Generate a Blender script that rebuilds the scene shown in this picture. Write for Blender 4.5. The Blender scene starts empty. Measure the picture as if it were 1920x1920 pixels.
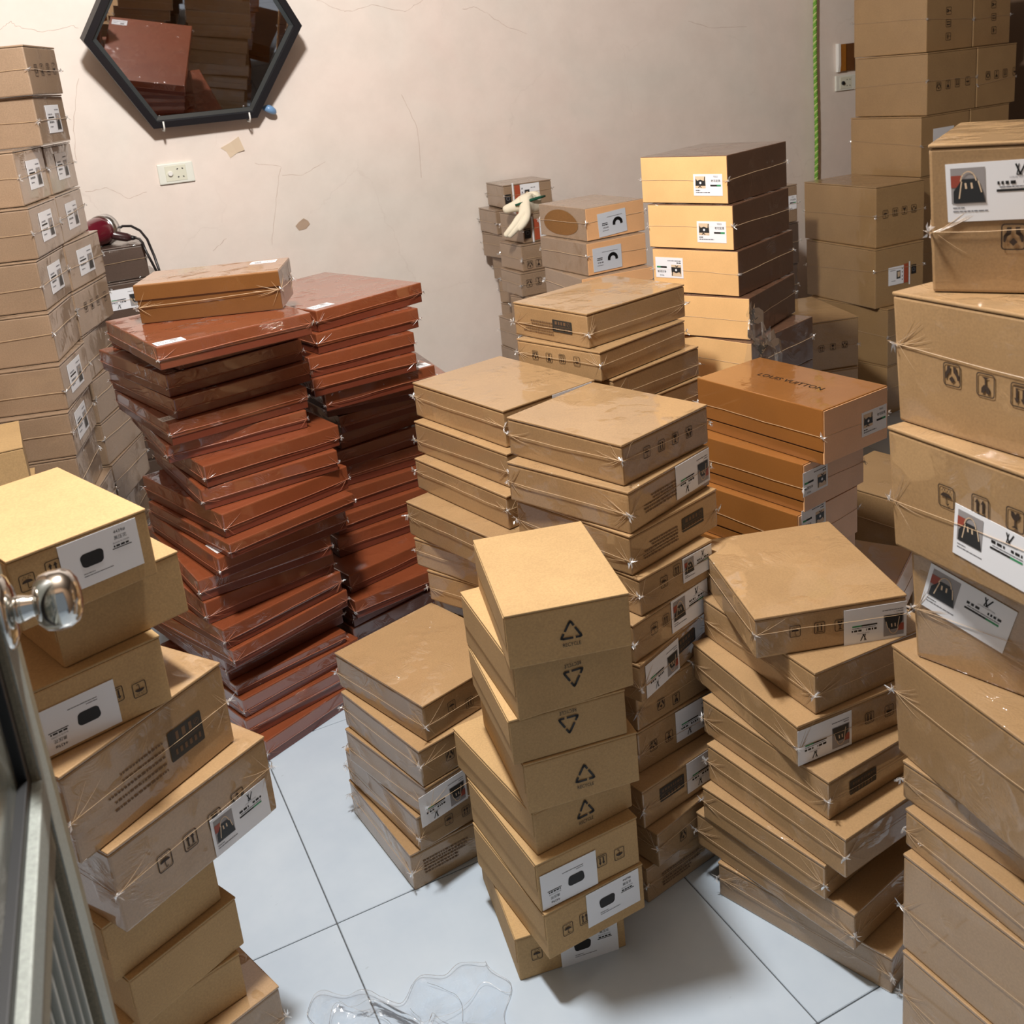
import bpy, bmesh, math, random
from mathutils import Vector, Matrix, noise
PI = math.pi
R = math.radians
random.seed(11)
S = bpy.context.scene
COL = S.collection

# ---------------------------------------------------------------- camera
cam_d = bpy.data.cameras.new('camera')
cam = bpy.data.objects.new('camera', cam_d)
COL.objects.link(cam)
S.camera = cam
pitch, roll, yaw = R(16.08), R(-5.66), R(24.72)
fwd = Vector((math.sin(yaw) * math.cos(pitch), math.cos(yaw) * math.cos(pitch), -math.sin(pitch)))
right = Vector((math.cos(yaw), -math.sin(yaw), 0.0))
up = right.cross(fwd)
r2 = right * math.cos(roll) + up * math.sin(roll)
u2 = -right * math.sin(roll) + up * math.cos(roll)
cam.matrix_world = Matrix(((r2.x, u2.x, -fwd.x, 0.0), (r2.y, u2.y, -fwd.y, 0.0),
                           (r2.z, u2.z, -fwd.z, 1.47), (0, 0, 0, 1)))
cam_d.sensor_width = 36.0
cam_d.lens = 1923.0 / 1920.0 * 36.0
cam_d.shift_y = -(960.0 - 687.9) / 1920.0
cam_d.clip_start = 0.02
cam_d.dof.use_dof = True
cam_d.dof.focus_distance = 2.1
cam_d.dof.aperture_fstop = 10.0

# ---------------------------------------------------------------- world: dim daylight that enters by the doorway
world = bpy.data.worlds.new('world')
S.world = world
world.use_nodes = True
bg = world.node_tree.nodes['Background']
bg.inputs[0].default_value = (0.80, 0.90, 1.0, 1)
bg.inputs[1].default_value = 0.13

# ---------------------------------------------------------------- ceiling lamp of the room
LAMP = (0.30, 1.41, 2.62)                      # round bulb hanging under the ceiling, outside the frame
lamp_d = bpy.data.lights.new('ceiling_lamp_light', 'POINT')
lamp_d.shadow_soft_size = 0.10
lamp_d.energy = 150.0
lamp_d.color = (1.0, 0.975, 0.945)
lamp = bpy.data.objects.new('ceiling_lamp_light', lamp_d)
COL.objects.link(lamp)
lamp.location = LAMP

S.view_settings.view_transform = 'Standard'
S.view_settings.look = 'None'
S.view_settings.gamma = 1.0
S.view_settings.use_curve_mapping = False
S.view_settings.exposure = 0.80

# ---------------------------------------------------------------- helpers
def tag(o, label=None, cat=None, group=None, kind=None):
    if label: o['label'] = label
    if cat: o['category'] = cat
    if group: o['group'] = group
    if kind: o['kind'] = kind
    return o
def empty(name, loc, rz=0.0):
    o = bpy.data.objects.new(name, None)
    o.empty_display_size = 0.05
    COL.objects.link(o)
    o.location = loc
    o.rotation_euler = (0, 0, rz)
    return o
class MB:
    """collects polygons, builds ONE mesh object"""
    def __init__(s):
        s.v = []; s.f = []; s.m = []
    def add(s, vs, fs, m=0):
        o = len(s.v)
        s.v += [tuple(p) for p in vs]
        s.f += [tuple(i + o for i in f) for f in fs]
        s.m += [m] * len(fs)
    def box(s, x0, x1, y0, y1, z0, z1, m=0):
        s.add([(x0, y0, z0), (x1, y0, z0), (x1, y1, z0), (x0, y1, z0), (x0, y0, z1), (x1, y0, z1), (x1, y1, z1), (x0, y1, z1)],
              [(0, 3, 2, 1), (4, 5, 6, 7), (0, 1, 5, 4), (1, 2, 6, 5), (2, 3, 7, 6), (3, 0, 4, 7)], m)
    def tube(s, pts, r, n=8, m=0, closed=False, cap=True):
        pts = [Vector(p) for p in pts]
        k = len(pts); rings = []
        rr = r if isinstance(r, (list, tuple)) else [r] * k
        ref = None
        for i, p in enumerate(pts):
            if closed: t = pts[(i + 1) % k] - pts[i - 1]
            else: t = pts[min(i + 1, k - 1)] - pts[max(i - 1, 0)]
            t.normalize()
            if ref is None:
                ref = Vector((0, 0, 1)) if abs(t.z) < .9 else Vector((1, 0, 0))
            a = t.cross(ref)
            if a.length < 1e-5: a = t.orthogonal()
            a.normalize(); b = a.cross(t); b.normalize(); ref = b
            rings.append([p + a * (math.cos(2 * PI * j / n) * rr[i]) + b * (math.sin(2 * PI * j / n) * rr[i]) for j in range(n)])
        vs = [q for g in rings for q in g]
        fs = []
        for i in range(k if closed else k - 1):
            i2 = (i + 1) % k
            for j in range(n):
                j2 = (j + 1) % n
                fs.append((i * n + j, i * n + j2, i2 * n + j2, i2 * n + j))
        if cap and not closed:
            fs.append(tuple(range(n - 1, -1, -1))); fs.append(tuple((k - 1) * n + j for j in range(n)))
        s.add(vs, fs, m)
    def lathe(s, prof, n=32, m=0, mat=None):
        """profile (r, h) revolved about local Z, optional matrix"""
        vs = []; fs = []
        for r, h in prof:
            for j in range(n):
                p = Vector((r * math.cos(2 * PI * j / n), r * math.sin(2 * PI * j / n), h))
                vs.append(mat @ p if mat else p)
        for i in range(len(prof) - 1):
            for j in range(n):
                j2 = (j + 1) % n
                fs.append((i * n + j, i * n + j2, (i + 1) * n + j2, (i + 1) * n + j))
        fs.append(tuple(range(n - 1, -1, -1))); fs.append(tuple((len(prof) - 1) * n + j for j in range(n)))
        s.add(vs, fs, m)
    def build(s, name, mats, parent=None, smooth=False, bevel=0.0, seg=2):
        me = bpy.data.meshes.new(name)
        me.from_pydata([tuple(p) for p in s.v], [], s.f)
        if not isinstance(mats, (list, tuple)): mats = [mats]
        for q in mats: me.materials.append(q)
        me.polygons.foreach_set('material_index', s.m)
        if bevel > 0:
            bm = bmesh.new(); bm.from_mesh(me)
            bmesh.ops.bevel(bm, geom=list(bm.edges), offset=bevel, segments=seg, profile=0.6, affect='EDGES', clamp_overlap=True)
            bm.to_mesh(me); bm.free()
        if smooth: me.polygons.foreach_set('use_smooth', [True] * len(me.polygons))
        me.update()
        o = bpy.data.objects.new(name, me)
        COL.objects.link(o)
        if parent: o.parent = parent
        return o

# ---------------------------------------------------------------- materials
def srgb(r, g, b):
    f = lambda c: (c / 255 / 12.92) if c / 255 <= 0.04045 else ((c / 255 + 0.055) / 1.055) ** 2.4
    return (f(r), f(g), f(b), 1.0)
def new_mat(name):
    m = bpy.data.materials.new(name)
    m.use_nodes = True
    nt = m.node_tree
    return m, nt, nt.nodes['Principled BSDF']
def plain(name, col, rough=0.6, metal=0.0, coat=0.0):
    m, nt, p = new_mat(name)
    p.inputs['Base Color'].default_value = col
    p.inputs['Roughness'].default_value = rough
    p.inputs['Metallic'].default_value = metal
    if coat:
        p.inputs['Coat Weight'].default_value = coat
        p.inputs['Coat Roughness'].default_value = 0.08
    return m
def N(nt, kind, **kw):
    n = nt.nodes.new(kind)
    for k, v in kw.items(): setattr(n, k, v)
    return n
def noise_node(nt, vec, scale, detail=4.0, rough=0.55, dist=0.0):
    n = N(nt, 'ShaderNodeTexNoise')
    n.inputs['Scale'].default_value = scale
    n.inputs['Detail'].default_value = detail
    n.inputs['Roughness'].default_value = rough
    n.inputs['Distortion'].default_value = dist
    if vec: nt.links.new(vec, n.inputs['Vector'])
    return n
def ramp(nt, fac, stops):
    n = N(nt, 'ShaderNodeValToRGB')
    el = n.color_ramp.elements
    while len(el) < len(stops): el.new(0.5)
    for e, (p, c) in zip(el, stops):
        e.position = p; e.color = c
    nt.links.new(fac, n.inputs['Fac'])
    return n
def mul(c, k): return (c[0] * k, c[1] * k, c[2] * k, 1)
def board(name, col, film=0.0, rough=0.72, fibre=0.10, wrinkle=0.35, ior=1.6):
    """cardboard; film > 0 adds the gloss coat and wrinkles of tight shrink wrap"""
    m, nt, p = new_mat(name)
    tc = N(nt, 'ShaderNodeTexCoord')
    oi = N(nt, 'ShaderNodeObjectInfo')
    addv = N(nt, 'ShaderNodeVectorMath', operation='MULTIPLY_ADD')
    nt.links.new(tc.outputs['Object'], addv.inputs[0])
    addv.inputs[1].default_value = (1, 1, 1)
    comb = N(nt, 'ShaderNodeCombineXYZ')
    sc = N(nt, 'ShaderNodeMath', operation='MULTIPLY'); sc.inputs[1].default_value = 37.0
    nt.links.new(oi.outputs['Random'], sc.inputs[0])
    for i in range(3): nt.links.new(sc.outputs[0], comb.inputs[i])
    nt.links.new(comb.outputs[0], addv.inputs[2])
    v = addv.outputs[0]
    n1 = noise_node(nt, v, 330.0, 3.0)
    n2 = noise_node(nt, v, 9.0, 3.0)
    r1 = ramp(nt, n1.outputs['Fac'], [(0.30, mul(col, 1 - fibre)), (0.70, mul(col, 1 + fibre))])
    mx = N(nt, 'ShaderNodeMix', data_type='RGBA', blend_type='MULTIPLY')
    r2_ = ramp(nt, n2.outputs['Fac'], [(0.3, (0.93, 0.92, 0.91, 1)), (0.7, (1.05, 1.05, 1.05, 1))])
    mx.inputs['Factor'].default_value = 1.0
    nt.links.new(r1.outputs['Color'], mx.inputs['A']); nt.links.new(r2_.outputs['Color'], mx.inputs['B'])
    hsv = N(nt, 'ShaderNodeHueSaturation')
    mr = N(nt, 'ShaderNodeMapRange'); mr.inputs['To Min'].default_value = 0.90; mr.inputs['To Max'].default_value = 1.08
    nt.links.new(oi.outputs['Random'], mr.inputs['Value'])
    nt.links.new(mr.outputs[0], hsv.inputs['Value'])
    nt.links.new(mx.outputs['Result'], hsv.inputs['Color'])
    nt.links.new(hsv.outputs['Color'], p.inputs['Base Color'])
    p.inputs['Roughness'].default_value = rough
    bp = N(nt, 'ShaderNodeBump'); bp.inputs['Strength'].default_value = 0.12; bp.inputs['Distance'].default_value = 0.001
    nt.links.new(n1.outputs['Fac'], bp.inputs['Height'])
    nt.links.new(bp.outputs['Normal'], p.inputs['Normal'])
    if film:
        p.inputs['Coat Weight'].default_value = film
        p.inputs['Coat Roughness'].default_value = 0.06
        p.inputs['Coat IOR'].default_value = ior
        # wrinkles: ridges stretched in a slowly turning direction, only in patches
        n3 = noise_node(nt, v, 5.0, 2.0)
        vr = N(nt, 'ShaderNodeVectorRotate', rotation_type='AXIS_ANGLE')
        ang = N(nt, 'ShaderNodeMath', operation='MULTIPLY'); ang.inputs[1].default_value = 7.0
        nt.links.new(n3.outputs['Fac'], ang.inputs[0])
        vr.inputs['Axis'].default_value = (0.5, 0.6, 0.62)
        nt.links.new(tc.outputs['Object'], vr.inputs['Vector']); nt.links.new(ang.outputs[0], vr.inputs['Angle'])
        mp = N(nt, 'ShaderNodeMapping'); mp.inputs['Scale'].default_value = (5, 170, 45)
        nt.links.new(vr.outputs[0], mp.inputs['Vector'])
        n4 = noise_node(nt, mp.outputs[0], 1.0, 3.0, 0.5, 0.4)
        n5 = noise_node(nt, v, 14.0, 2.0)
        msk = ramp(nt, n5.outputs['Fac'], [(0.50, (0, 0, 0, 1)), (0.70, (1, 1, 1, 1))])
        ml = N(nt, 'ShaderNodeMath', operation='MULTIPLY')
        nt.links.new(n4.outputs['Fac'], ml.inputs[0]); nt.links.new(msk.outputs['Color'], ml.inputs[1])
        n6 = noise_node(nt, v, 7.0, 1.0)
        ad = N(nt, 'ShaderNodeMath', operation='MULTIPLY_ADD'); ad.inputs[1].default_value = 1.0
        nt.links.new(ml.outputs[0], ad.inputs[0]); nt.links.new(n6.outputs['Fac'], ad.inputs[2])
        b2 = N(nt, 'ShaderNodeBump'); b2.inputs['Strength'].default_value = wrinkle; b2.inputs['Distance'].default_value = 0.004
        nt.links.new(ad.outputs[0], b2.inputs['Height'])
        nt.links.new(b2.outputs['Normal'], p.inputs['Coat Normal'])
    return m
def film_mat(name, alpha=0.25, tint=(0.95, 0.96, 0.97, 1), bump=0.5):
    m, nt, p = new_mat(name)
    out = nt.nodes['Material Output']
    tr = N(nt, 'ShaderNodeBsdfTransparent'); tr.inputs['Color'].default_value = (0.97, 0.97, 0.97, 1)
    gl = N(nt, 'ShaderNodeBsdfGlossy'); gl.inputs['Roughness'].default_value = 0.10; gl.inputs['Color'].default_value = tint
    df = N(nt, 'ShaderNodeBsdfDiffuse'); df.inputs['Color'].default_value = tint
    tc = N(nt, 'ShaderNodeTexCoord')
    n1 = noise_node(nt, tc.outputs['Object'], 60.0, 3.0, 0.6, 1.0)
    b = N(nt, 'ShaderNodeBump'); b.inputs['Strength'].default_value = bump; b.inputs['Distance'].default_value = 0.004
    nt.links.new(n1.outputs['Fac'], b.inputs['Height'])
    nt.links.new(b.outputs['Normal'], gl.inputs['Normal'])
    fr = N(nt, 'ShaderNodeFresnel'); fr.inputs['IOR'].default_value = 1.5
    nt.links.new(b.outputs['Normal'], fr.inputs['Normal'])
    m1 = N(nt, 'ShaderNodeMixShader'); m1.inputs[0].default_value = alpha * 0.5
    nt.links.new(tr.outputs[0], m1.inputs[1]); nt.links.new(df.outputs[0], m1.inputs[2])
    ad = N(nt, 'ShaderNodeMath', operation='ADD'); ad.inputs[1].default_value = alpha * 0.35; ad.use_clamp = True
    nt.links.new(fr.outputs[0], ad.inputs[0])
    m2 = N(nt, 'ShaderNodeMixShader')
    nt.links.new(ad.outputs[0], m2.inputs[0])
    nt.links.new(m1.outputs[0], m2.inputs[1]); nt.links.new(gl.outputs[0], m2.inputs[2])
    nt.links.new(m2.outputs[0], out.inputs['Surface'])
    return m
M = {}
M['kraft'] = board('kraft_board', srgb(182, 150, 104), 0, 0.78)
M['kraft_cut'] = board('kraft_cut_edge', srgb(206, 172, 124), 0, 0.8)
M['kraft_w'] = board('kraft_board_in_film', srgb(162, 130, 90), 1.0, 0.6, wrinkle=0.9)
M['kraft_b'] = board('kraft_board_large_carton', srgb(162, 130, 88), 0.8, 0.6, wrinkle=0.55)
M['kraft_g'] = board('kraft_board_in_tight_film', srgb(148, 124, 100), 0.9, 0.55, wrinkle=0.6)
M['red'] = board('red_brown_board_in_film', srgb(130, 66, 36), 1.0, 0.45, 0.05, 1.0, ior=1.85)
M['red_in'] = board('red_brown_board', srgb(108, 48, 28), 0.6, 0.5, 0.05)
M['bare'] = board('bare_brown_board', srgb(128, 88, 42), 0, 0.8)
M['dark'] = board('dark_brown_board', srgb(84, 68, 58), 0.8, 0.5, wrinkle=0.5)
M['tan'] = board('orange_brown_board', srgb(146, 94, 44), 1.0, 0.4, 0.04, 0.3, ior=1.8)
M['tan_shaded'] = board('shaded_tan_board', srgb(104, 74, 56), 1.0, 0.4, 0.05, 0.8)  # darker copy of the tan board, side shade put into the colour
M['peach'] = board('peach_board', srgb(240, 194, 134), 0.5, 0.45, 0.03, 0.12)
M['peach_dim'] = board('peach_panel_board', srgb(230, 178, 128), 0.5, 0.45, 0.03, 0.12)
M['gold'] = board('golden_brown_board', srgb(112, 72, 34), 0.8, 0.35, 0.05, 0.4)
M['gold_top'] = board('golden_brown_lid_board', srgb(160, 116, 76), 1.0, 0.35, 0.05, 0.5, ior=1.8)
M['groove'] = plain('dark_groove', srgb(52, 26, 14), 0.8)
M['paper'] = plain('white_label_paper', srgb(232, 234, 238), 0.45, coat=0.25)
M['paper_blue'] = plain('grey_blue_label_paper', srgb(196, 202, 210), 0.45, coat=0.4)
M['ink'] = plain('black_ink', srgb(22, 20, 20), 0.6)
M['ink_soft'] = plain('dark_brown_ink', srgb(50, 36, 26), 0.7)
M['ink_grey'] = plain('grey_ink', srgb(110, 110, 116), 0.6)
M['ink_faint'] = plain('faint_brown_ink', srgb(104, 78, 54), 0.7)
M['green'] = plain('green_ink', srgb(46, 140, 88), 0.6)
M['photo_grey'] = plain('printed_photo_grey', srgb(150, 146, 146), 0.5)
M['photo_dark'] = plain('printed_photo_dark', srgb(40, 42, 44), 0.5)
M['photo_tan'] = plain('printed_photo_tan', srgb(214, 190, 160), 0.5)
M['photo_red'] = plain('printed_photo_rust', srgb(150, 70, 54), 0.5)
M['strip'] = plain('rust_red_strip', srgb(166, 76, 48), 0.5)
M['logo_ground'] = plain('dark_green_grey_print', srgb(46, 44, 40), 0.6)
M['film'] = film_mat('clear_shrink_film', 0.45)
M['film_line'] = plain('film_seam_plastic', srgb(188, 160, 126), 0.3, coat=0.5)
M['film_line_red'] = plain('film_seam_on_red', srgb(166, 104, 78), 0.3, coat=0.5)
M['film_edge'] = film_mat('film_fold_edge', 0.9, bump=0.2)
M['film_thin'] = film_mat('thin_clear_film', 0.10, bump=0.35)
BOXES = {
 'S1': [
  (0.5078, 1.2163, 0.6311, -14.58, 0.1887, 0.2667, 0.0898),
  (0.5199, 1.2296, 0.5313, -5.33, 0.1948, 0.2525, 0.0998),
  (0.5082, 1.2419, 0.4497, -8.78, 0.1907, 0.2392, 0.0816),
  (0.5226, 1.2378, 0.3565, -8.45, 0.1905, 0.2559, 0.0931),
  (0.5306, 1.2390, 0.2740, 4.39, 0.1887, 0.2743, 0.0825),
  (0.5195, 1.2246, 0.1811, 1.63, 0.1919, 0.2524, 0.0929),
  (0.5230, 1.2180, 0.0891, 2.81, 0.1913, 0.2555, 0.0921),
  (0.4944, 1.2858, 0.0000, -9.74, 0.1938, 0.2478, 0.0891),
 ],
 'S2': [
  (0.4719, 1.5524, 0.3152, 16.86, 0.2505, 0.2854, 0.0766),
  (0.4491, 1.5390, 0.2362, 13.51, 0.2525, 0.2743, 0.0790),
  (0.4509, 1.5372, 0.1600, 15.43, 0.2525, 0.2693, 0.0762),
  (0.4347, 1.5650, 0.0831, 10.87, 0.2524, 0.2818, 0.0768),
  (0.4130, 1.5685, 0.0000, 6.80, 0.2525, 0.2776, 0.0831),
 ],
 'S3': [
  (0.7676, 1.7294, 0.7606, 12.31, 0.2446, 0.3236, 0.0780),
  (0.7539, 1.7021, 0.6884, 12.82, 0.2545, 0.3248, 0.0722),
  (0.7302, 1.6713, 0.6172, 12.17, 0.2545, 0.3244, 0.0712),
  (0.6954, 1.6298, 0.5393, 14.62, 0.2549, 0.3209, 0.0779),
  (0.7391, 1.6249, 0.4736, 22.73, 0.2545, 0.3212, 0.0657),
  (0.7657, 1.6018, 0.4024, 26.18, 0.2546, 0.3210, 0.0712),
  (0.7910, 1.6768, 0.3353, 24.59, 0.2546, 0.3210, 0.0671),
  (0.7916, 1.6768, 0.2683, 25.55, 0.2546, 0.3210, 0.0671),
  (0.7946, 1.6768, 0.2012, 23.58, 0.2546, 0.3210, 0.0671),
  (0.7993, 1.6768, 0.1341, 28.68, 0.2546, 0.3210, 0.0671),
  (0.7924, 1.6768, 0.0671, 27.77, 0.2546, 0.3210, 0.0671),
  (0.7931, 1.6768, 0.0000, 26.40, 0.2546, 0.3210, 0.0671),
 ],
 'S4': [
  (0.8282, 1.3937, 0.7749, 17.81, 0.2445, 0.2803, 0.0761),
  (0.8214, 1.3709, 0.6965, 20.79, 0.2474, 0.2812, 0.0784),
  (0.8164, 1.3684, 0.6198, 16.71, 0.2462, 0.2838, 0.0767),
  (0.8208, 1.3537, 0.5471, 14.41, 0.1960, 0.2819, 0.0727),
  (0.7945, 1.3406, 0.4716, 17.80, 0.2220, 0.2817, 0.0755),
  (0.7979, 1.3322, 0.3962, 23.61, 0.2464, 0.2817, 0.0753),
  (0.8022, 1.3606, 0.3199, 11.43, 0.2459, 0.2817, 0.0763),
  (0.7999, 1.3613, 0.2324, 9.84, 0.2459, 0.2816, 0.0875),
  (0.7766, 1.3193, 0.1515, 11.17, 0.2462, 0.2818, 0.0809),
  (0.7894, 1.2984, 0.0775, 15.81, 0.2461, 0.2818, 0.0740),
  (0.7691, 1.3104, 0.0000, 9.89, 0.2461, 0.2817, 0.0775),
 ],
 'S5': [
  (1.0408, 1.8569, 0.8811, 14.10, 0.3165, 0.2440, 0.0786),
  (1.0456, 1.8218, 0.8133, 18.10, 0.2998, 0.2529, 0.0678),
  (1.0725, 1.8221, 0.7411, 16.61, 0.3011, 0.2496, 0.0722),
  (1.0677, 1.8221, 0.6670, 14.64, 0.3011, 0.2496, 0.0741),
  (1.0776, 1.8221, 0.5929, 14.89, 0.3011, 0.2496, 0.0741),
  (1.0761, 1.8221, 0.5188, 18.58, 0.3011, 0.2496, 0.0741),
  (1.0688, 1.8221, 0.4447, 18.41, 0.3011, 0.2496, 0.0741),
  (1.0740, 1.8221, 0.3706, 15.47, 0.3011, 0.2496, 0.0741),
  (1.0767, 1.8221, 0.2964, 18.00, 0.3011, 0.2496, 0.0741),
  (1.0675, 1.8221, 0.2223, 18.89, 0.3011, 0.2496, 0.0741),
  (1.0745, 1.8221, 0.1482, 17.24, 0.3011, 0.2496, 0.0741),
  (1.0686, 1.8221, 0.0741, 16.64, 0.3011, 0.2496, 0.0741),
  (1.0675, 1.8221, 0.0000, 16.45, 0.3011, 0.2496, 0.0741),
 ],
 'S6': [
  (1.3250, 1.4582, 0.6620, 8.57, 0.2023, 0.3433, 0.1176),
  (1.3004, 1.4900, 0.5551, 11.48, 0.2050, 0.3421, 0.1069),
  (1.2848, 1.4904, 0.4413, 12.14, 0.2064, 0.3422, 0.1138),
  (1.2892, 1.4904, 0.3310, 14.75, 0.2064, 0.3422, 0.1103),
  (1.2824, 1.4904, 0.2206, 12.42, 0.2064, 0.3422, 0.1103),
  (1.2857, 1.4904, 0.1103, 14.59, 0.2064, 0.3422, 0.1103),
  (1.2890, 1.4904, 0.0000, 14.43, 0.2064, 0.3422, 0.1103),
 ],
 'S13': [
  (0.9244, 1.1787, 0.5174, -18.26, 0.2591, 0.2942, 0.0753),
  (0.9755, 1.0981, 0.4397, -0.01, 0.2585, 0.2947, 0.0777),
  (0.9332, 1.0930, 0.3630, -2.16, 0.2589, 0.2938, 0.0767),
  (0.9495, 1.0412, 0.2899, 5.57, 0.2587, 0.2915, 0.0731),
  (0.9431, 0.9986, 0.2140, 6.85, 0.2588, 0.3063, 0.0759),
  (0.9355, 1.0368, 0.1455, 10.74, 0.2589, 0.2627, 0.0685),
  (0.9543, 0.9920, 0.0730, 12.11, 0.2588, 0.3309, 0.0725),
  (0.9941, 0.9525, 0.0000, 18.71, 0.2587, 0.3263, 0.0730),
 ],
 'R': [
  (0.5057, 2.3129, 0.9946, 67.40, 0.1746, 0.3270, 0.0921),
  (0.2016, 2.1713, 0.9428, 9.32, 0.3478, 0.3948, 0.0519),
  (0.2494, 2.2839, 0.9079, 14.97, 0.3272, 0.4033, 0.0348),
  (0.2187, 2.2722, 0.8550, 14.84, 0.3371, 0.4081, 0.0530),
  (0.2235, 2.2578, 0.8060, 13.91, 0.3371, 0.4046, 0.0489),
  (0.2027, 2.2441, 0.7532, 10.36, 0.3301, 0.4077, 0.0528),
  (0.1896, 2.2653, 0.7092, 4.94, 0.3272, 0.4007, 0.0440),
  (0.2521, 2.1994, 0.6561, 11.19, 0.3323, 0.4008, 0.0532),
  (0.2385, 2.2027, 0.6044, 7.19, 0.3248, 0.4015, 0.0517),
  (0.2667, 2.1615, 0.5457, 17.72, 0.3328, 0.3980, 0.0587),
  (0.2664, 2.1293, 0.5084, 17.36, 0.3293, 0.4047, 0.0373),
  (0.2401, 2.1583, 0.4552, 14.20, 0.3284, 0.3964, 0.0532),
  (0.1934, 2.1890, 0.4020, 8.38, 0.3223, 0.4015, 0.0532),
  (0.1972, 2.1825, 0.3451, 13.94, 0.3309, 0.4011, 0.0569),
  (0.2208, 2.1425, 0.2926, 20.24, 0.3274, 0.4022, 0.0525),
  (0.2320, 2.1349, 0.2465, 21.88, 0.3288, 0.4028, 0.0460),
  (0.2175, 2.1880, 0.1887, 18.01, 0.3245, 0.4004, 0.0578),
  (0.2277, 2.1669, 0.1577, 15.62, 0.2990, 0.4022, 0.0310),
  (0.2343, 2.1478, 0.1082, 18.76, 0.3287, 0.4019, 0.0496),
  (0.2318, 2.1421, 0.0552, 17.02, 0.3286, 0.4017, 0.0529),
  (0.2637, 2.1164, 0.0000, 24.39, 0.3286, 0.4021, 0.0552),
 ],
 'Q': [
  (0.5983, 2.3921, 0.9059, 19.74, 0.3375, 0.4258, 0.0539),
  (0.5878, 2.3851, 0.8532, 13.06, 0.2990, 0.4227, 0.0528),
  (0.5582, 2.3789, 0.8009, 8.34, 0.2939, 0.4225, 0.0523),
  (0.5577, 2.3714, 0.7524, 7.46, 0.2880, 0.4229, 0.0485),
  (0.5873, 2.3912, 0.7043, 7.40, 0.3133, 0.4234, 0.0481),
  (0.6110, 2.4927, 0.6555, -3.39, 0.3420, 0.4214, 0.0488),
  (0.6403, 2.4861, 0.6051, 9.27, 0.3442, 0.4226, 0.0504),
  (0.6407, 2.5116, 0.5549, 13.71, 0.3442, 0.4215, 0.0502),
  (0.6230, 2.5037, 0.5028, 11.15, 0.3451, 0.4226, 0.0521),
  (0.6381, 2.5208, 0.4471, 6.15, 0.3428, 0.4221, 0.0557),
  (0.6135, 2.4936, 0.3905, 7.87, 0.3442, 0.4225, 0.0565),
  (0.5882, 2.4685, 0.3372, 9.26, 0.3444, 0.4225, 0.0534),
  (0.5778, 2.4544, 0.2819, 8.74, 0.3436, 0.4210, 0.0552),
  (0.5667, 2.3433, 0.2290, 15.99, 0.3456, 0.4229, 0.0529),
  (0.5622, 2.3021, 0.1781, 10.28, 0.3438, 0.4249, 0.0509),
  (0.5646, 2.3565, 0.1272, 16.85, 0.3443, 0.4210, 0.0509),
  (0.5593, 2.3565, 0.0636, 15.10, 0.3443, 0.4210, 0.0636),
  (0.5607, 2.3565, 0.0000, 14.18, 0.3443, 0.4210, 0.0636),
 ],
 'S7': [
  (1.5280, 1.9941, 1.1138, 22.18, 0.2956, 0.2472, 0.1164),
  (1.5252, 1.9751, 1.0037, 23.45, 0.2945, 0.2395, 0.1100),
  (1.5273, 1.9637, 0.8910, 23.88, 0.2978, 0.2409, 0.1127),
  (1.5360, 1.9370, 0.7851, 27.74, 0.2900, 0.2418, 0.1059),
  (1.5220, 1.9161, 0.6711, 18.57, 0.2866, 0.2421, 0.1140),
  (1.5210, 1.9161, 0.5592, 18.62, 0.2866, 0.2421, 0.1118),
  (1.5212, 1.9161, 0.4474, 19.17, 0.2866, 0.2421, 0.1118),
  (1.5197, 1.9161, 0.3355, 16.54, 0.2866, 0.2421, 0.1118),
  (1.5165, 1.9161, 0.2237, 20.45, 0.2866, 0.2421, 0.1118),
  (1.5235, 1.9161, 0.1118, 15.85, 0.2866, 0.2421, 0.1118),
  (1.5224, 1.9161, 0.0000, 17.25, 0.2866, 0.2421, 0.1118),
 ],
 'S8': [
  (1.4131, 2.4857, 0.9901, 4.63, 0.2037, 0.2405, 0.0928),
  (1.3954, 2.4616, 0.8976, 4.06, 0.2044, 0.2433, 0.0926),
  (1.3654, 2.4502, 0.8047, -3.49, 0.2279, 0.2463, 0.0928),
  (1.3635, 2.4502, 0.7041, -3.67, 0.2279, 0.2463, 0.1006),
  (1.3618, 2.4502, 0.6035, -0.51, 0.2279, 0.2463, 0.1006),
  (1.3618, 2.4502, 0.5029, -4.02, 0.2279, 0.2463, 0.1006),
  (1.3627, 2.4502, 0.4024, -2.70, 0.2279, 0.2463, 0.1006),
  (1.3684, 2.4502, 0.3018, -4.36, 0.2279, 0.2463, 0.1006),
  (1.3661, 2.4502, 0.2012, -4.57, 0.2279, 0.2463, 0.1006),
  (1.3606, 2.4502, 0.1006, -1.07, 0.2279, 0.2463, 0.1006),
  (1.3622, 2.4502, 0.0000, -6.12, 0.2279, 0.2463, 0.1006),
 ],
 'S10': [
  (3.3800, 3.1080, 1.3798, 7.38, 0.3045, 0.3517, 0.2411),
  (3.3298, 3.0547, 1.1378, 5.33, 0.3081, 0.3581, 0.2419),
  (3.2956, 3.0492, 0.8974, 5.40, 0.3042, 0.3541, 0.2404),
  (3.2912, 3.0492, 0.6730, 5.06, 0.3042, 0.3541, 0.2243),
  (3.3011, 3.0492, 0.4487, 4.69, 0.3042, 0.3541, 0.2243),
  (3.2897, 3.0492, 0.2243, 4.38, 0.3042, 0.3541, 0.2243),
  (3.2916, 3.0492, 0.0000, 2.67, 0.3042, 0.3541, 0.2243),
 ],
 'S11': [
  (2.9452, 2.9386, 0.6747, -0.46, 0.2531, 0.4026, 0.2368),
  (2.9286, 2.9251, 0.4382, -1.42, 0.2506, 0.3970, 0.2364),
  (2.9586, 2.8894, 0.2056, 6.59, 0.2521, 0.3999, 0.2326),
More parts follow.
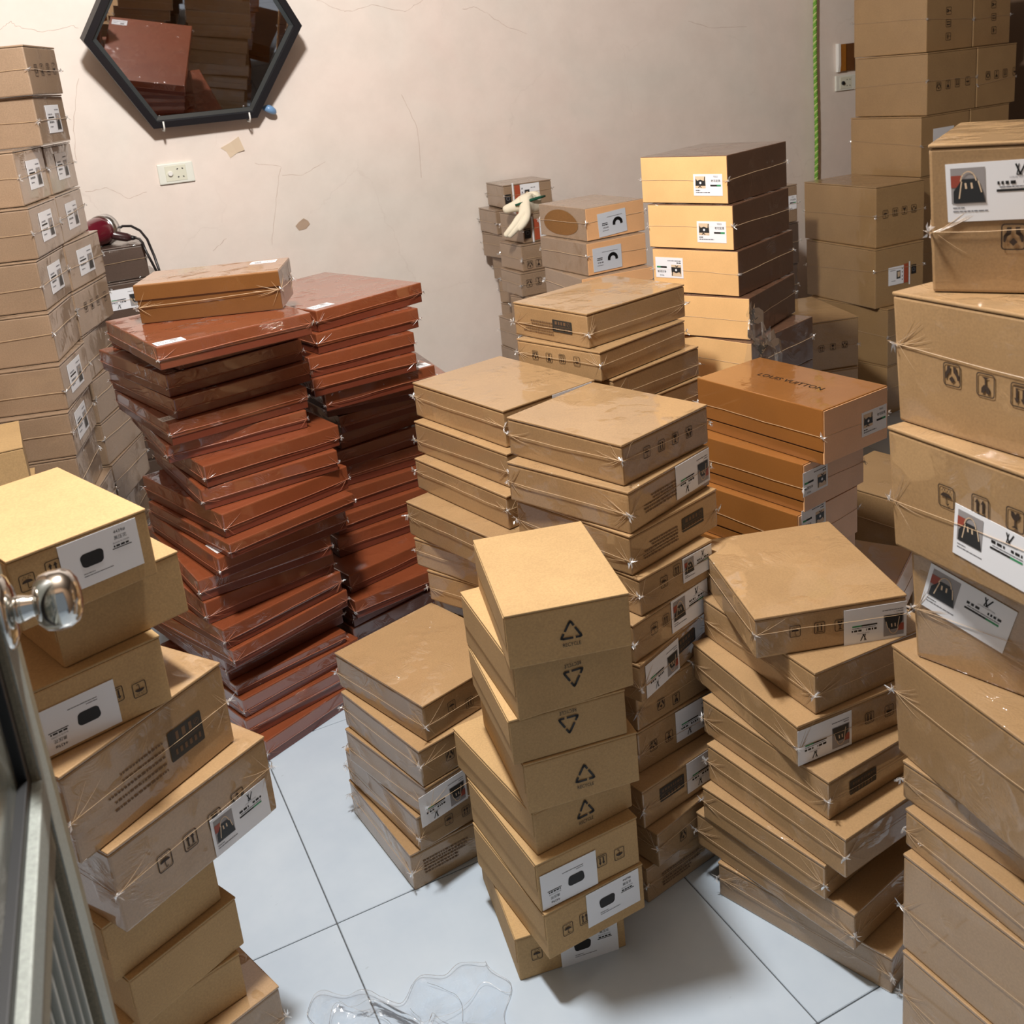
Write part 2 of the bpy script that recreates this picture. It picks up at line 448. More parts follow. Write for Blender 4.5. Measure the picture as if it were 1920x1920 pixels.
  (2.9570, 2.8894, 0.0000, 8.29, 0.2521, 0.3999, 0.2056),
 ],
 'S9B': [
  (1.6538, 3.5143, 0.9702, -4.91, 0.1972, 0.1893, 0.0886),
  (1.6210, 3.3109, 0.8645, 3.56, 0.2601, 0.1650, 0.1057),
  (1.5952, 3.2874, 0.7681, 2.66, 0.2601, 0.1650, 0.0965),
  (1.5751, 3.2717, 0.6804, 0.22, 0.2601, 0.1650, 0.0876),
  (1.6206, 3.1925, 0.5880, 21.20, 0.2602, 0.1650, 0.0924),
  (1.5574, 3.2826, 0.4731, 1.92, 0.2601, 0.1650, 0.1149),
  (1.5588, 3.2826, 0.3785, 3.51, 0.2601, 0.1650, 0.0946),
  (1.5554, 3.2826, 0.2839, 0.35, 0.2601, 0.1650, 0.0946),
  (1.5569, 3.2826, 0.1893, -0.01, 0.2601, 0.1650, 0.0946),
  (1.5598, 3.2826, 0.0946, -0.82, 0.2601, 0.1650, 0.0946),
  (1.5629, 3.2826, 0.0000, 4.30, 0.2601, 0.1650, 0.0946),
 ],
 'S9A': [
  (1.6220, 3.5354, 0.8740, -1.47, 0.2600, 0.1661, 0.0929),
  (1.6366, 3.5021, 0.7809, 7.78, 0.2601, 0.1660, 0.0932),
  (1.6742, 3.4865, 0.6896, 16.17, 0.2600, 0.1501, 0.0913),
  (1.6969, 3.4601, 0.5964, 20.34, 0.2600, 0.1620, 0.0932),
  (1.7038, 3.4434, 0.5075, 22.50, 0.2600, 0.1739, 0.0889),
  (1.7093, 3.4434, 0.4229, 23.90, 0.2600, 0.1739, 0.0846),
  (1.7012, 3.4434, 0.3383, 19.60, 0.2600, 0.1739, 0.0846),
  (1.7071, 3.4434, 0.2537, 25.29, 0.2600, 0.1739, 0.0846),
  (1.7091, 3.4434, 0.1692, 21.96, 0.2600, 0.1739, 0.0846),
  (1.7076, 3.4434, 0.0846, 23.22, 0.2600, 0.1739, 0.0846),
  (1.7001, 3.4434, 0.0000, 21.26, 0.2600, 0.1739, 0.0846),
 ],
 'S11b': [
  (2.2713, 2.6515, 0.3722, -15.64, 0.2500, 0.3511, 0.1778),
  (2.2664, 2.6515, 0.1861, -16.90, 0.2500, 0.3511, 0.1861),
  (2.2704, 2.6515, 0.0000, -12.75, 0.2500, 0.3511, 0.1861),
 ],
 'S12': [
  (0.9952, 0.9105, 1.1543, -55.81, 0.3018, 0.2941, 0.1834),
  (0.9795, 0.9500, 0.9791, -88.07, 0.3334, 0.3045, 0.1752),
  (0.9612, 0.9386, 0.8080, -91.04, 0.3335, 0.3048, 0.1711),
  (0.9794, 0.9146, 0.6410, -75.45, 0.3338, 0.3037, 0.1670),
  (0.9842, 0.9505, 0.4668, -97.67, 0.3335, 0.3047, 0.1742),
  (0.9801, 0.9236, 0.4029, -87.98, 0.3396, 0.2983, 0.0639),
  (0.9670, 0.9053, 0.3397, -91.70, 0.3394, 0.2986, 0.0631),
  (0.9518, 0.8940, 0.1718, -88.34, 0.3337, 0.3043, 0.1680),
  (0.9476, 0.8890, 0.0000, -87.88, 0.3337, 0.3044, 0.1718),
 ],
 'S14': [
  (-0.0967, 1.2967, 0.8663, 19.73, 0.1813, 0.2826, 0.0964),
  (-0.0645, 1.3579, 0.7701, 19.35, 0.1821, 0.2805, 0.0962),
  (-0.1150, 1.3234, 0.6663, 16.54, 0.1813, 0.2809, 0.1038),
  (-0.0977, 1.2819, 0.5283, 33.74, 0.2812, 0.2848, 0.1379),
  (-0.0652, 1.2881, 0.3948, 29.46, 0.2788, 0.2852, 0.1335),
  (-0.0954, 1.3195, 0.2974, 25.35, 0.1812, 0.2806, 0.0974),
  (-0.0779, 1.3157, 0.2071, 24.72, 0.1816, 0.2809, 0.0904),
  (-0.1004, 1.3322, 0.1242, 14.93, 0.1816, 0.2806, 0.0829),
  (-0.1138, 1.2887, 0.0000, 19.11, 0.2496, 0.2837, 0.1242),
 ],
 'S15': [
  (0.1029, 2.9383, 1.5244, 70.48, 0.2550, 0.3000, 0.1233),
  (0.1006, 2.9559, 1.3979, 71.23, 0.2572, 0.3001, 0.1265),
  (0.0252, 2.8191, 1.2623, 73.23, 0.2584, 0.2997, 0.1356),
  (0.0302, 2.7789, 1.1349, 73.23, 0.2564, 0.3001, 0.1274),
  (0.0223, 2.7634, 1.0079, 73.10, 0.2554, 0.2999, 0.1270),
  (0.0229, 2.7347, 0.8810, 74.12, 0.2514, 0.3000, 0.1269),
  (0.0199, 2.7014, 0.7649, 72.15, 0.2499, 0.3001, 0.1161),
  (0.0157, 2.6814, 0.6478, 74.78, 0.2580, 0.3000, 0.1171),
  (0.0115, 2.6814, 0.5182, 75.84, 0.2580, 0.3000, 0.1296),
  (0.0156, 2.6814, 0.3887, 72.03, 0.2580, 0.3000, 0.1296),
  (0.0216, 2.6814, 0.2591, 73.28, 0.2580, 0.3000, 0.1296),
  (0.0160, 2.6814, 0.1296, 72.52, 0.2580, 0.3000, 0.1296),
  (0.0146, 2.6814, 0.0000, 76.43, 0.2580, 0.3000, 0.1296),
 ],
 'S15b': [
  (0.1036, 3.0679, 1.2636, 72.78, 0.2805, 0.3180, 0.1305),
  (0.1045, 3.0363, 1.1347, 72.92, 0.2807, 0.3180, 0.1290),
  (0.0991, 3.0164, 1.0050, 67.11, 0.2801, 0.3181, 0.1297),
  (0.0944, 2.9909, 0.8812, 66.95, 0.2819, 0.3180, 0.1238),
  (0.0942, 2.9909, 0.7553, 69.88, 0.2819, 0.3180, 0.1259),
  (0.0934, 2.9909, 0.6295, 65.40, 0.2819, 0.3180, 0.1259),
  (0.0935, 2.9909, 0.5036, 64.17, 0.2819, 0.3180, 0.1259),
  (0.0991, 2.9909, 0.3777, 65.44, 0.2819, 0.3180, 0.1259),
  (0.0944, 2.9909, 0.2518, 68.94, 0.2819, 0.3180, 0.1259),
  (0.0915, 2.9909, 0.1259, 64.14, 0.2819, 0.3180, 0.1259),
  (0.0909, 2.9909, 0.0000, 65.41, 0.2819, 0.3180, 0.1259),
 ],
 'S10b': [
  (3.6879, 3.1471, 1.3798, 7.38, 0.2600, 0.3517, 0.2411),
  (3.6426, 3.0833, 1.1378, 5.33, 0.2600, 0.3581, 0.2419),
  (3.6044, 3.0778, 0.8974, 5.40, 0.2600, 0.3541, 0.2404),
  (3.6062, 3.0761, 0.6730, 5.06, 0.2600, 0.3541, 0.2243),
  (3.6163, 3.0741, 0.4487, 4.69, 0.2600, 0.3541, 0.2243),
  (3.6050, 3.0725, 0.2243, 4.38, 0.2600, 0.3541, 0.2243),
  (3.6075, 3.0634, 0.0000, 2.67, 0.2600, 0.3541, 0.2243),
 ],
}
VISIBLE = {'S1': 8, 'S2': 5, 'S3': 6, 'S4': 11, 'S5': 3, 'S6': 3, 'S13': 8, 'R': 21, 'Q': 16, 'S7': 5, 'S8': 3, 'S10': 3, 'S11': 3, 'S9B': 6, 'S9A': 5, 'S11b': 1, 'S12': 9, 'S14': 9, 'S15': 8, 'S15b': 4, 'S10b': 3}
PRINTS = {
 ('S1', 0): [('R', 'recycle', 0.0965, 0.0389, 0, 0)],
 ('S1', 1): [('R', 'recycle', 0.0942, 0.054, 180, 0)],
 ('S1', 2): [('R', 'recycle', 0.0944, 0.0538, 180, 0)],
 ('S1', 3): [('R', 'recycle', 0.0976, 0.0379, 0, 0)],
 ('S1', 4): [('R', 'recycle', 0.0958, 0.0349, 0, 0)],
 ('S1', 5): [('R', 'hat', 0.0563, 0.0345, 180, 0), ('R', 'arrows', 0.1189, 0.0411, 180, 0.021), ('R', 'umbrella', 0.1528, 0.0382, 180, 0.021)],
 ('S1', 6): [('R', 'hat', 0.1292, 0.0542, 0, 0), ('R', 'umbrella', 0.0393, 0.0414, 0, 0.021), ('R', 'arrows', 0.0715, 0.0447, 0, 0.021)],
 ('S1', 7): [('R', 'hat', 0.1273, 0.0319, 0, 0), ('R', 'umbrella', 0.0341, 0.0452, 0, 0.021)],
 ('S2', 0): [('R', 'umbrella', 0.0639, 0.0427, 0, 0.02), ('R', 'arrows', 0.1055, 0.028, 0, 0.02)],
 ('S2', 1): [('R', 'hands', 0.0645, 0.0354, 180, 0.02)],
 ('S2', 2): [('R', 'bag', 0.037, 0.0318, 180, 0)],
 ('S2', 3): [('R', 'umbrella', 0.0675, 0.0327, 0, 0.02), ('R', 'arrows', 0.1065, 0.0305, 0, 0.02)],
 ('S2', 4): [('R', 'lines', 0.0773, 0.0391, 0, 0)],
 ('S3', 0): [('R', 'bag', 0.180, 0.0425, 180, 0)],
 ('S4', 0): [('R', 'umbrella', 0.0648, 0.0416, 0, 0.02), ('R', 'arrows', 0.1053, 0.0404, 0, 0.02), ('R', 'goblet', 0.1446, 0.0409, 0, 0.02), ('R', 'hands', 0.1854, 0.0397, 0, 0.02)],
 ('S4', 1): [('R', 'lines', 0.0874, 0.0377, 180, 0), ('R', 'bag', 0.192, 0.0419, 180, 0)],
 ('S4', 2): [('R', 'lines', 0.0768, 0.0341, 180, 0), ('R', 'logo', 0.1719, 0.0402, 180, 0)],
 ('S4', 3): [('R', 'umbrella', 0.0617, 0.042, 0, 0.02), ('R', 'arrows', 0.0967, 0.0509, 0, 0.02), ('R', 'bag', 0.152, 0.0410, 0, 0.080)],
 ('S4', 4): [('R', 'umbrella', 0.0556, 0.0425, 0, 0.02), ('R', 'arrows', 0.0884, 0.0445, 0, 0.02), ('R', 'bag', 0.1584, 0.0404, 0, 0)],
 ('S4', 5): [('R', 'bag', 0.0691, 0.0335, 180, 0), ('R', 'logo', 0.1506, 0.0444, 180, 0)],
 ('S4', 6): [('R', 'hands', 0.0597, 0.0283, 180, 0.02), ('R', 'goblet', 0.0985, 0.0214, 180, 0.02)],
 ('S4', 7): [('R', 'hands', 0.0367, 0.0414, 180, 0.02), ('R', 'goblet', 0.0763, 0.0411, 180, 0.02), ('R', 'bag', 0.1482, 0.0493, 180, 0)],
 ('S4', 8): [('R', 'logo', 0.0734, 0.048, 0, 0), ('R', 'bag', 0.166, 0.0451, 180, 0)],
 ('S4', 9): [('R', 'hands', 0.0689, 0.0287, 180, 0.02)],
 ('S4', 10): [('R', 'lines', 0.0881, 0.0298, 0, 0)],
 ('S5', 0): [('L', 'lines', 0.082, 0.0312, 180, 0), ('L', 'logo', 0.1633, 0.0387, 180, 0)],
 ('S5', 1): [('L', 'hands', 0.0576, 0.0347, 180, 0.02), ('L', 'goblet', 0.1008, 0.0345, 180, 0.02), ('L', 'arrows', 0.1409, 0.0369, 180, 0.02), ('L', 'umbrella', 0.1846, 0.037, 180, 0.02)],
 ('S6', 0): [('R', 'orange', 0.1577, 0.0529, 0, 0)],
 ('S6', 1): [('R', 'orange', 0.039, 0.0623, 180, 0)],
 ('S6', 2): [('R', 'orange', 0.0522, 0.0929, 180, 0)],
 ('S7', 0): [('L', 'orange', 0.1949, 0.0457, 0, 0)],
 ('S7', 1): [('L', 'orange', 0.1823, 0.0435, 0, 0)],
 ('S7', 2): [('L', 'orange', 0.0496, 0.0632, 180, 0)],
 ('S7', 3): [('L', 'orange', 0.0259, 0.0982, 180, 0)],
 ('S8', 0): [('R', 'cap', 0.0901, 0.0400, 3, 0)],
 ('S8', 1): [('R', 'cap', 0.0681, 0.0408, 0, 0)],
 ('S9B', 0): [('R', 'strip', 0.107, 0.0466, 0, 0)],
 ('S9B', 1): [('R', 'strip', 0.109, 0.0465, 0, 0)],
 ('S9B', 2): [('R', 'hands', 0.0307, 0.0217, 180, 0.026), ('R', 'goblet', 0.0669, 0.0216, 180, 0.026)],
 ('S9B', 3): [('R', 'hands', 0.0323, 0.046, 180, 0.026), ('R', 'goblet', 0.0712, 0.0477, 180, 0.026)],
 ('S10', 0): [('R', 'goblet', 0.1411, 0.1512, 90, 0.032), ('R', 'arrows', 0.1405, 0.1035, 90, 0.032), ('R', 'umbrella', 0.1401, 0.052, 90, 0.032)],
 ('S10', 1): [('R', 'hands', 0.0703, 0.1077, 180, 0.032), ('R', 'goblet', 0.1277, 0.1095, 180, 0.032), ('R', 'arrows', 0.187, 0.1113, 180, 0.032), ('R', 'umbrella', 0.2529, 0.1126, 180, 0.032)],
 ('S10', 2): [('R', 'plain', 0.1387, 0.1419, 0, 0)],
 ('S11', 0): [('R', 'umbrella', 0.0475, 0.1268, 0, 0.03), ('R', 'arrows', 0.0978, 0.1285, 0, 0.03), ('R', 'goblet', 0.1458, 0.1285, 0, 0.03), ('R', 'hands', 0.1953, 0.1284, 0, 0.03)],
 ('S11', 1): [('R', 'strip', 0.1061, 0.1172, 180, 0)],
 ('S11b', 0): [('R', 'arrows', 0.1114, 0.0796, 0, 0.022), ('R', 'goblet', 0.1541, 0.0814, 0, 0.022), ('R', 'hands', 0.1979, 0.0831, 0, 0.022)],
 ('S12', 0): [('R', 'bag', 0.079, 0.125, 2, 0.118), ('R', 'hands', 0.095, 0.0697, 180, 0.03)],
 ('S12', 1): [('R', 'hands', 0.0896, 0.0816, 180, 0.028), ('R', 'goblet', 0.1384, 0.079, 180, 0.028), ('R', 'arrows', 0.1857, 0.077, 180, 0.028)],
 ('S12', 2): [('R', 'umbrella', 0.0956, 0.1029, 0, 0.028), ('R', 'arrows', 0.1477, 0.1074, 0, 0.028), ('R', 'goblet', 0.1975, 0.1086, 0, 0.028), ('R', 'bag', 0.166, 0.060, -5, 0.118)],
 ('S12', 3): [('R', 'bag', 0.077, 0.103, -16, 0.118)],
 ('S13', 0): [('R', 'umbrella', 0.0674, 0.0403, 0, 0.02), ('R', 'arrows', 0.109, 0.0394, 0, 0.02), ('R', 'goblet', 0.1439, 0.0381, 0, 0.02), ('R', 'bag', 0.2044, 0.0308, 180, 0)],
 ('S13', 2): [('R', 'bag', 0.0546, 0.0341, 180, 0), ('R', 'arrows', 0.1461, 0.0379, 180, 0.02), ('R', 'umbrella', 0.1875, 0.0361, 180, 0.02)],
 ('S13', 3): [('R', 'logo', 0.0787, 0.0367, 0, 0)],
 ('S13', 5): [('R', 'logo', 0.185, 0.028, 0, 0)],
 ('S14', 0): [('R', 'umbrella', 0.0189, 0.0598, 0, 0.021), ('R', 'arrows', 0.0518, 0.0646, 0, 0.021), ('R', 'hat', 0.1127, 0.0557, 0, 0)],
 ('S14', 2): [('R', 'hat', 0.0562, 0.0379, 180, 0), ('R', 'arrows', 0.1084, 0.0455, 180, 0.021), ('R', 'umbrella', 0.1396, 0.0388, 180, 0.021)],
 ('S14', 3): [('R', 'lines', 0.1052, 0.0614, 180, 0), ('R', 'logo', 0.1969, 0.0648, 180, 0)],
 ('S14', 4): [('R', 'umbrella', 0.0768, 0.0597, 0, 0.026), ('R', 'arrows', 0.1216, 0.0606, 0, 0.026), ('R', 'goblet', 0.1671, 0.0633, 0, 0.026), ('R', 'hands', 0.2114, 0.067, 0, 0.026), ('R', 'bag', 0.2105, 0.034, 0, 0)],
 ('S15', 0): [('R', 'hands', 0.0619, 0.0604, 180, 0.028), ('R', 'goblet', 0.1104, 0.0627, 180, 0.028), ('R', 'arrows', 0.1618, 0.0647, 180, 0.028), ('R', 'umbrella', 0.2135, 0.0667, 180, 0.028)],
 ('S15', 1): [('R', 'small', 0.1385, 0.063, 0, 0)],
 ('S15', 2): [('R', 'small', 0.1416, 0.0678, 0, 0)],
 ('S15', 3): [('R', 'small', 0.1293, 0.0673, 0, 0)],
 ('S15', 4): [('R', 'small', 0.1344, 0.0617, 0, 0)],
 ('S15', 6): [('R', 'small', 0.1143, 0.0613, 0, 0)],
 ('S15', 7): [('R', 'small', 0.1119, 0.0594, 0, 0)],
 ('S15b', 0): [('R', 'small', 0.1449, 0.0678, 0, 0)],
 ('S15b', 1): [('R', 'small', 0.1354, 0.0619, 0, 0)],
 ('S15b', 2): [('R', 'small', 0.1377, 0.0629, 0, 0)],
 ('S15b', 3): [('R', 'hands', 0.0727, 0.0684, 180, 0.026), ('R', 'goblet', 0.1228, 0.066, 180, 0.026), ('R', 'arrows', 0.1715, 0.0659, 180, 0.026), ('R', 'umbrella', 0.2345, 0.0657, 180, 0.026)],
 ('R', 1): [('T', 'red', 0.036, 0.026, 0, 0)],
 ('R', 5): [('T', 'red', 0.028, 0.045, 0, 0)],
 ('R', 11): [('T', 'red', 0.028, 0.055, 90, 0)],
 ('Q', 0): [('T', 'red', 0.0408, 0.0374, 0, 0)],
 ('Q', 4): [('T', 'red', 0.276, 0.024, 0, 0)],
 ('R', 0): [('T', 'red', 0.138, 0.055, 90, 0)],
 ('S10b', 0): [('R', 'goblet', 0.1363, 0.1605, 90, 0.032), ('R', 'arrows', 0.1392, 0.1109, 90, 0.032), ('R', 'umbrella', 0.1424, 0.0574, 90, 0.032)],
 ('S10b', 1): [('R', 'hands', 0.0699, 0.1226, 180, 0.032), ('R', 'goblet', 0.1268, 0.1229, 180, 0.032), ('R', 'arrows', 0.1845, 0.1238, 180, 0.032), ('R', 'umbrella', 0.2514, 0.1256, 180, 0.032)],
}
CRACKS = [
 [(1.099, 1.770), (1.185, 1.729), (1.224, 1.725), (1.300, 1.743), (1.426, 1.709), (1.500, 1.747)],
 [(1.654, 1.705), (1.712, 1.710), (1.762, 1.678), (1.832, 1.630), (1.914, 1.599)],
 [(0.076, 1.742), (0.111, 1.764), (0.120, 1.750), (0.148, 1.740), (0.201, 1.726), (0.283, 1.739), (0.304, 1.730)],
 [(0.792, 1.239), (0.885, 1.218), (0.872, 1.185), (0.844, 1.088), (0.808, 0.944)],
 [(0.886, 1.187), (0.957, 1.178), (1.048, 1.214)],
 [(0.273, 1.577), (0.230, 1.436), (0.216, 1.322)],
 [(1.373, 1.421), (1.420, 1.294), (1.412, 1.109)],
 [(0.223, 1.216), (0.291, 1.221), (0.351, 1.177), (0.415, 1.190)],
 [(0.599, 0.958), (0.652, 0.994)],
 [(2.675, 1.594), (2.783, 1.561), (2.980, 1.552)],
]
BOXES['S6'][4] = (1.513, 1.456, BOXES['S6'][4][2], 32.0, 0.205, 0.342, BOXES['S6'][4][6])
BOXES['S16'] = [(0.075, 3.405, 0.953, 0.5, 0.268, 0.25, 0.106), (0.095, 3.385, 0.838, 2.0, 0.285, 0.26, 0.115)] + \
    [(0.09 + random.uniform(-.01, .01), 3.40, 0.838 - .1195 * (k + 1), random.uniform(-3, 3), 0.28, 0.25, 0.1195) for k in range(7)]
BOXES['P'] = [(-0.302, 2.405, 0.660, 1.0, 0.212, 0.23, 0.12)] + [(-0.305 + random.uniform(-.006, .006), 2.405, 0.66 - .132 * (k + 1), random.uniform(-2, 2), 0.212, 0.23, 0.132) for k in range(5)]
BOXES['S6m'] = [(1.80, 1.66, 0.19, 12.0, 0.25, 0.28, 0.18), (1.79, 1.66, 0.0, 8.0, 0.25, 0.28, 0.19)]
PRINTS[('S16', 1)] = [('R', 'bag', 0.158, 0.060, 180, 0)]
BOXES['S7b'] = [(2.372, 3.06, 0.812, 1.0, 0.30, 0.25, 0.143)] + [(2.378 + random.uniform(-.01, .01), 3.065, 0.812 - .1624 * (k + 1), random.uniform(-2, 2), 0.30, 0.25, 0.1624) for k in range(5)]
PRINTS[('S7b', 0)] = [('R', 'orange', 0.255, 0.075, 0, 0)]
PRINTS[('S6', 0)].append(('T', 'title', 0.104, 0.170, -90, 0.172))
# ---------------------------------------------------------------- the room
X0, X1, Y0, Y1, H = -0.80, 4.20, -0.02, 3.72, 3.00
def wall_mat():
    m, nt, p = new_mat('pink_cream_wall_paint')
    tc = N(nt, 'ShaderNodeTexCoord')
    v = tc.outputs['Object']
    n1 = noise_node(nt, v, 1.1, 4.0, 0.6, 0.6)
    c1 = ramp(nt, n1.outputs['Fac'], [(0.30, srgb(238, 220, 210)), (0.50, srgb(236, 223, 213)), (0.70, srgb(228, 221, 212))])
    n2 = noise_node(nt, v, 7.0, 5.0, 0.6)
    c2 = ramp(nt, n2.outputs['Fac'], [(0.32, (0.955, 0.95, 0.945, 1)), (0.62, (1.02, 1.02, 1.02, 1))])
    mx = N(nt, 'ShaderNodeMix', data_type='RGBA', blend_type='MULTIPLY'); mx.inputs['Factor'].default_value = 1
    nt.links.new(c1.outputs['Color'], mx.inputs['A']); nt.links.new(c2.outputs['Color'], mx.inputs['B'])
    # hairline plaster cracks
    dn = noise_node(nt, v, 3.0, 5.0, 0.6)
    av = N(nt, 'ShaderNodeMix', data_type='RGBA'); av.inputs['Factor'].default_value = 0.22
    nt.links.new(v, av.inputs['A']); nt.links.new(dn.outputs['Color'], av.inputs['B'])
    vo = N(nt, 'ShaderNodeTexVoronoi', feature='DISTANCE_TO_EDGE'); vo.inputs['Scale'].default_value = 2.3
    nt.links.new(av.outputs['Result'], vo.inputs['Vector'])
    cr = ramp(nt, vo.outputs['Distance'], [(0.0, (1, 1, 1, 1)), (0.006, (0, 0, 0, 1))])
    mk = noise_node(nt, v, 2.2, 2.0)
    mr = ramp(nt, mk.outputs['Fac'], [(0.50, (0, 0, 0, 1)), (0.60, (1, 1, 1, 1))])
    ml = N(nt, 'ShaderNodeMath', operation='MULTIPLY')
    nt.links.new(cr.outputs['Color'], ml.inputs[0]); nt.links.new(mr.outputs['Color'], ml.inputs[1])
    m2 = N(nt, 'ShaderNodeMath', operation='MULTIPLY'); m2.inputs[1].default_value = 0.12
    nt.links.new(ml.outputs[0], m2.inputs[0])
    mx2 = N(nt, 'ShaderNodeMix', data_type='RGBA')
    nt.links.new(m2.outputs[0], mx2.inputs['Factor']); nt.links.new(mx.outputs['Result'], mx2.inputs['A'])
    mx2.inputs['B'].default_value = srgb(168, 142, 130)
    nt.links.new(mx2.outputs['Result'], p.inputs['Base Color'])
    p.inputs['Roughness'].default_value = 0.62
    n3 = noise_node(nt, v, 26.0, 4.0, 0.6)
    bp = N(nt, 'ShaderNodeBump'); bp.inputs['Strength'].default_value = 0.10; bp.inputs['Distance'].default_value = 0.01
    nt.links.new(n3.outputs['Fac'], bp.inputs['Height']); nt.links.new(bp.outputs['Normal'], p.inputs['Normal'])
    return m
M['wall'] = wall_mat()
M['unseen_wall'] = plain('darkened_unseen_wall', srgb(112, 90, 70), 0.7)  # walls out of view, dark brown made up to cut bounced light
M['ceiling'] = plain('darkened_ceiling_paint', srgb(112, 100, 88), 0.8)  # ceiling out of view, colour darkened to weaken its bounce
M['grout'] = plain('dark_grey_grout', srgb(84, 88, 92), 0.9)
def tile_mat():
    m, nt, p = new_mat('white_glazed_tile')
    tc = N(nt, 'ShaderNodeTexCoord')
    n1 = noise_node(nt, tc.outputs['Object'], 6.0, 4.0, 0.6)
    c1 = ramp(nt, n1.outputs['Fac'], [(0.3, srgb(176, 190, 204)), (0.7, srgb(186, 199, 211))])
    n2 = noise_node(nt, tc.outputs['Object'], 55.0, 2.0)
    c2 = ramp(nt, n2.outputs['Fac'], [(0.20, (0.80, 0.79, 0.78, 1)), (0.27, (1, 1, 1, 1))])
    mx = N(nt, 'ShaderNodeMix', data_type='RGBA', blend_type='MULTIPLY'); mx.inputs['Factor'].default_value = 1
    nt.links.new(c1.outputs['Color'], mx.inputs['A']); nt.links.new(c2.outputs['Color'], mx.inputs['B'])
    nt.links.new(mx.outputs['Result'], p.inputs['Base Color'])
    n3 = noise_node(nt, tc.outputs['Object'], 3.0, 4.0)
    mr = N(nt, 'ShaderNodeMapRange'); mr.inputs['To Min'].default_value = 0.14; mr.inputs['To Max'].default_value = 0.34
    nt.links.new(n3.outputs['Fac'], mr.inputs['Value']); nt.links.new(mr.outputs[0], p.inputs['Roughness'])
    return m
M['tile'] = tile_mat()
def struct(name, boxes, m):
    b = MB()
    for q in boxes: b.box(*q)
    return tag(b.build(name, m), kind='structure')
floor = struct('floor', [(X0 - .1, X1 + .1, Y0 - 1.3, Y1 + .1, -0.10, -0.0025)], M['grout'])
gx, gy = 0.2611, 0.974
tiles = {}
for i in range(-3, 9):
    for j in range(-5, 7):
        a0, a1 = max(gx + .6 * i, X0), min(gx + .6 * (i + 1), X1)
        b0, b1 = max(gy + .6 * j, Y0 - 1.3), min(gy + .6 * (j + 1), Y1)
        if a1 - a0 < .02 or b1 - b0 < .02: continue
        key = (round(a1 - a0, 3), round(b1 - b0, 3))
        if key not in tiles:
            t = MB(); w2, d2 = (a1 - a0) / 2 - .0011, (b1 - b0) / 2 - .0011
            t.box(-w2, w2, -d2, d2, -0.008, 0.0)
            o = t.build('tile', M['tile'], floor, bevel=0.0012, seg=1)
            tiles[key] = o
        else:
            o = tiles[key].copy(); COL.objects.link(o)
        o.location = ((a0 + a1) / 2, (b0 + b1) / 2, 0)
wall_back = struct('wall_back', [(X0 - .1, X1 + .1, Y1, Y1 + .1, -0.1, H)], M['wall'])
struct('wall_left', [(X0 - .1, X0, Y0 - .1, Y1, -0.1, H)], M['unseen_wall'])
struct('wall_right', [(X1, X1 + .1, Y0 - .1, Y1, -0.1, H)], M['unseen_wall'])
DX0, DX1, DH = -0.19, 0.72, 2.12
struct('wall_front', [(X0, DX0, Y0 - .1, Y0, -0.1, H), (DX1, X1, Y0 - .1, Y0, -0.1, H), (DX0, DX1, Y0 - .1, Y0, DH, H)], M['unseen_wall'])
struct('ceiling', [(X0 - .1, X1 + .1, Y0 - .1, Y1 + .1, H, H + .08)], M['ceiling'])
M['crack'] = plain('plaster_crack_shadow', srgb(188, 164, 150), 0.9)
for L in CRACKS:
    b = MB(); pts = []
    for k in range(len(L) - 1):
        for q in range(6):
            t = q / 6
            pts.append((L[k][0] * (1 - t) + L[k + 1][0] * t + random.uniform(-.0025, .0025), L[k][1] * (1 - t) + L[k + 1][1] * t + random.uniform(-.0025, .0025)))
    pts.append(L[-1])
    b.tube([(x, Y1 + 0.0001, z) for x, z in pts], [random.uniform(.0004, .0008) for _ in pts], 4)
    b.build('plaster_crack', M['crack'], wall_back)

# ---------------------------------------------------------------- print shapes (2-D, unit square centred on 0)
def rrect(w, h, r, n=4):
    pts = []
    for cx, cy, a0 in ((w / 2 - r, h / 2 - r, 0), (-w / 2 + r, h / 2 - r, 90), (-w / 2 + r, -h / 2 + r, 180), (w / 2 - r, -h / 2 + r, 270)):
        for k in range(n + 1):
            a = R(a0 + 90 * k / n); pts.append((cx + r * math.cos(a), cy + r * math.sin(a)))
    return pts
def ring(outer, inner):
    n = len(outer)
    return [[outer[i], outer[(i + 1) % n], inner[(i + 1) % n], inner[i]] for i in range(n)]
def stroke(pts, w, closed=False):
    out = []
    k = len(pts)
    for i in range(k if closed else k - 1):
        (x0, y0), (x1, y1) = pts[i], pts[(i + 1) % k]
        L = math.hypot(x1 - x0, y1 - y0) or 1e-6
        ux, uy = (x1 - x0) / L, (y1 - y0) / L
        e = w * 0.35
        x0, y0, x1, y1 = x0 - ux * e, y0 - uy * e, x1 + ux * e, y1 + uy * e
        nx, ny = -uy * w / 2, ux * w / 2
        out.append([(x0 - nx, y0 - ny), (x1 - nx, y1 - ny), (x1 + nx, y1 + ny), (x0 + nx, y0 + ny)])
    return out
def arc(cx, cy, r, a0, a1, n=8, ry=None):
    ry = ry or r
    return [(cx + r * math.cos(R(a0 + (a1 - a0) * k / n)), cy + ry * math.sin(R(a0 + (a1 - a0) * k / n))) for k in range(n + 1)]
FRAME = ring(rrect(1, 1.16, .16), rrect(.89, 1.05, .11))
def ic_umbrella():
    P = list(FRAME)
    P.append(arc(0, -.02, .34, 0, 180, 10, .22))
    P += stroke([(0, 0), (0, -.34)] + arc(.07, -.34, .07, 180, 360, 5), .045)
    for x, y in ((-.25, .30), (-.08, .36), (.09, .31), (.25, .36), (-.16, .42), (.17, .43)):
        P.append([(x - .03, y - .05), (x + .01, y - .05), (x + .04, y + .03), (x, y + .03)])
    return P
